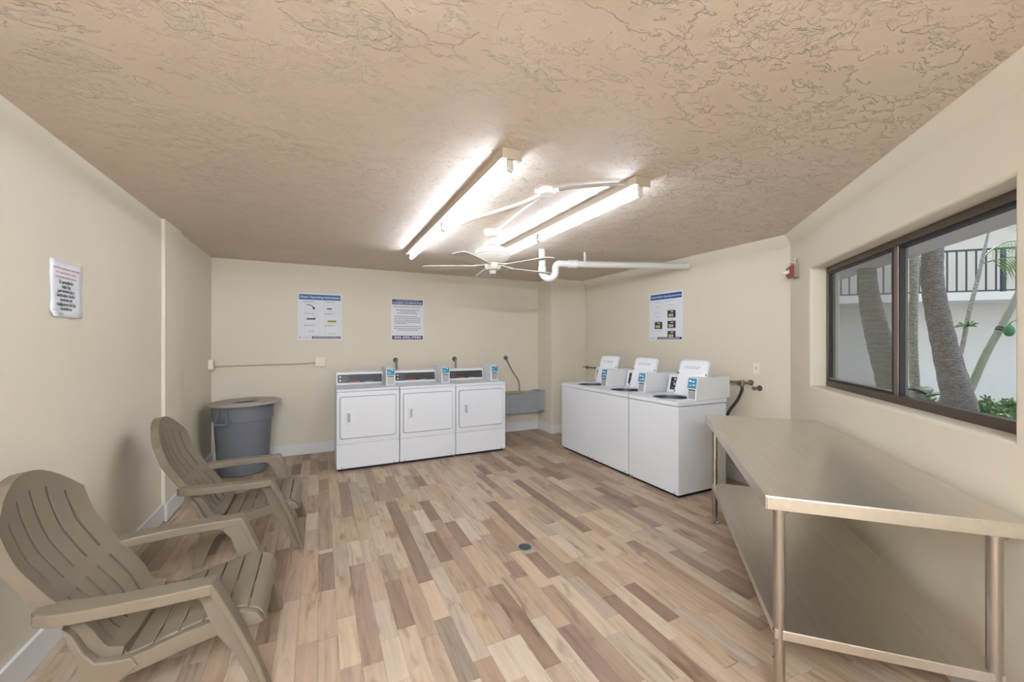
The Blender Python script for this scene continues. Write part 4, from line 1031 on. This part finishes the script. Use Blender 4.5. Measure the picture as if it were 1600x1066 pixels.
# dryer instructions
p1 = sheet('dryer_poster', 'white poster with a blue heading above the left dryer', .545, .63, (.0075, YB - .001, 1.853), (R(90), 0, 0))
bars(p1, [(-.255, .255, .225, .297)], 'blue', 'heading_band')
lettering('Dryer Operating Instructions', .042, 'paper', p1, 0, .261, width=.48, bold=.0006)
fr_ = []; cap_ = []
for i, x in enumerate((-.19, .06)):
    for j, y in enumerate((.06, -.10, -.26)):
        fr_ += frame(x, x + .175, y, y + .125); cap_ += words(x - .008, x + .12, y + .140, .008)
bars(p1, fr_, 'pale_ink', 'picture_frames'); bars(p1, cap_, 'grey_ink', 'printed_lines')
bm = BM(); tube(bm, smooth_path([(-.165, .155, .002), (-.13, .155, .002), (-.10, .14, .002), (-.078, .115, .002)]), .005, 6); hexa(bm, ((-.10, .118, .001), (-.062, .128, .001), (-.068, .09, .001), (-.072, .088, .001)), ((-.10, .118, .003), (-.062, .128, .003), (-.068, .09, .003), (-.072, .088, .003))); obj('arrow', bm, 'ink', p1)
bars(p1, [(-.165, -.06, -.045, -.025)], 'ink', 'dark_mark'); bars(p1, [(-.075, -.055, -.025, -.015)], 'ink', 'dark_mark'); bars(p1, [(.085, .145, .10, .118)], 'ink', 'dark_mark')
bars(p1, [(.085, .205, -.085, -.045)], 'yellow', 'yellow_marks'); bars(p1, [(.1, .2, -.07, -.052)], 'olive', 'olive_marks', .0015, .0026)
bars(p1, words(.1, .2, -.232, .016) + words(-.14, -.06, -.2, .02), 'pale_ink', 'pale_marks')
bars(p1, [(-.10, .255, -.300, -.272)], 'ink', 'footer_band'); bars(p1, words(-.08, .235, -.286, .009), 'paper', 'footer_print', .0015, .0026); bars(p1, [(-.255, -.235, -.293, -.279)] + words(-.225, -.12, -.286, .006), 'grey_ink', 'footer_mark')
# laundry room notice
p2 = sheet('laundry_notice', 'narrow white notice with purple blue bands above the middle dryer', .482, .615, (1.184, YB - .001, 1.838), (R(90), 0, 0))
bars(p2, [(-.225, .225, .222, .298), (-.225, .225, -.297, -.238)], 'navy', 'heading_band')
lettering('LAUNDRY ROOM NOTICE', .040, 'paper', p2, 0, .247, width=.42, bold=.0004)
bars(p2, words(-.17, .17, .283, .009), 'pale_ink', 'printed_lines', .0015, .0026)
lettering('FOR RESIDENTS USE ONLY', .030, 'ink', p2, 0, .188, width=.41)
lettering('305-592-7990', .052, 'paper', p2, 0, -.268, width=.39, bold=.0010)
ln = []
for x0, x1, y in ((-.17, .17, .142), (-.12, .12, .117), (-.15, .15, .092), (-.19, .14, .046), (-.19, .19, .018), (-.19, .18, -.010), (-.19, .19, -.036), (-.19, .0, -.058), (-.19, .19, -.104), (-.2, .2, -.132), (-.15, .15, -.158)): ln += words(x0, x1, y, .011)
bars(p2, ln, 'grey_ink', 'printed_lines')
# washer instructions
p3 = sheet('washer_poster', 'white poster with a blue heading above the washers', .565, .64, (XR - .001, 3.846, 1.846), (R(90), 0, R(-90)))
bars(p3, [(-.262, .262, .227, .300)], 'blue', 'heading_band')
lettering('Topload Washer Operating Instructions', .034, 'paper', p3, 0, .263, width=.50, bold=.0006)
def keypad(x, y):
    bars(p3, [(x, x + .13, y, y + .095)], 'ink', 'keypad_picture'); bars(p3, [(x + .05, x + .095, y + .068, y + .082)] + [(x + .02 + .026 * k, x + .04 + .026 * k, y + .012, y + .05) for k in range(3)], 'yellow', 'keypad_marks', .0015, .0027)
for x, y in ((-.185, -.165), (.035, -.022), (.035, -.158), (.035, -.290)): keypad(x, y)
ln = []
for x0, x1, y in ((-.2, -.08, .195), (.01, .14, .2), (-.17, -.09, .13), (.04, .13, .145), (-.2, -.1, .05), (-.16, -.09, .0), (-.2, -.08, -.055), (.01, .14, .088), (.01, .14, -.045), (.01, .14, -.178), (-.2, -.08, -.19)): ln += words(x0, x1, y, .009)
bars(p3, ln, 'pale_ink', 'printed_lines')
bars(p3, [(-.14, .262, -.304, -.274)], 'ink', 'footer_band'); bars(p3, words(-.12, .24, -.289, .010), 'paper', 'footer_print', .0015, .0026)
bars(p3, [(-.255, -.235, -.296, -.282)] + words(-.225, -.16, -.289, .006), 'grey_ink', 'footer_mark')
# paper notice on the left wall
p4 = thing('paper_notice', 'white paper notice taped on the left wall above the chairs', 'notice', (XL + .002, 2.903, 1.788), (R(90), 0, R(90)))
w, h = .292, .29
bm = BM(); A = []
for i in range(9):
    A.append([bm.verts.new((-w / 2 + w * j / 8, -h / 2 + h * i / 8, .004 * math.sin(j * .9 + i * .5) ** 2 + (.016 if (i == 0 and j < 2) or (i == 0 and j in (5, 6)) else 0))) for j in range(9)])
for i in range(8):
    for j in range(8): bm.faces.new((A[i][j], A[i][j + 1], A[i + 1][j + 1], A[i + 1][j]))
o = obj('sheet', bm, 'paper', p4, smooth=True); md = o.modifiers.new('t', 'SOLIDIFY'); md.thickness = .0008
for k, (x0, x1) in enumerate(((-.125, .115), (-.10, .08), (-.105, .08))): bars(p4, words(x0, x1, .106 - .023 * k, .008), 'red_ink', 'red_heading', .004, .0056)
for k, s in enumerate(('Es prohibido', 'usar las', 'pertenencias y', 'articulos de las', 'vecinos en', 'cualquiera de las', 'lavaderos')): lettering(s, .026, 'ink', p4, -.012, .036 - .0228 * k, .0056, bold=.0006)
bars(p4, words(-.13, -.08, -.112, .006) + words(-.13, -.04, -.124, .006), 'pale_ink', 'printed_lines', .004, .0056)
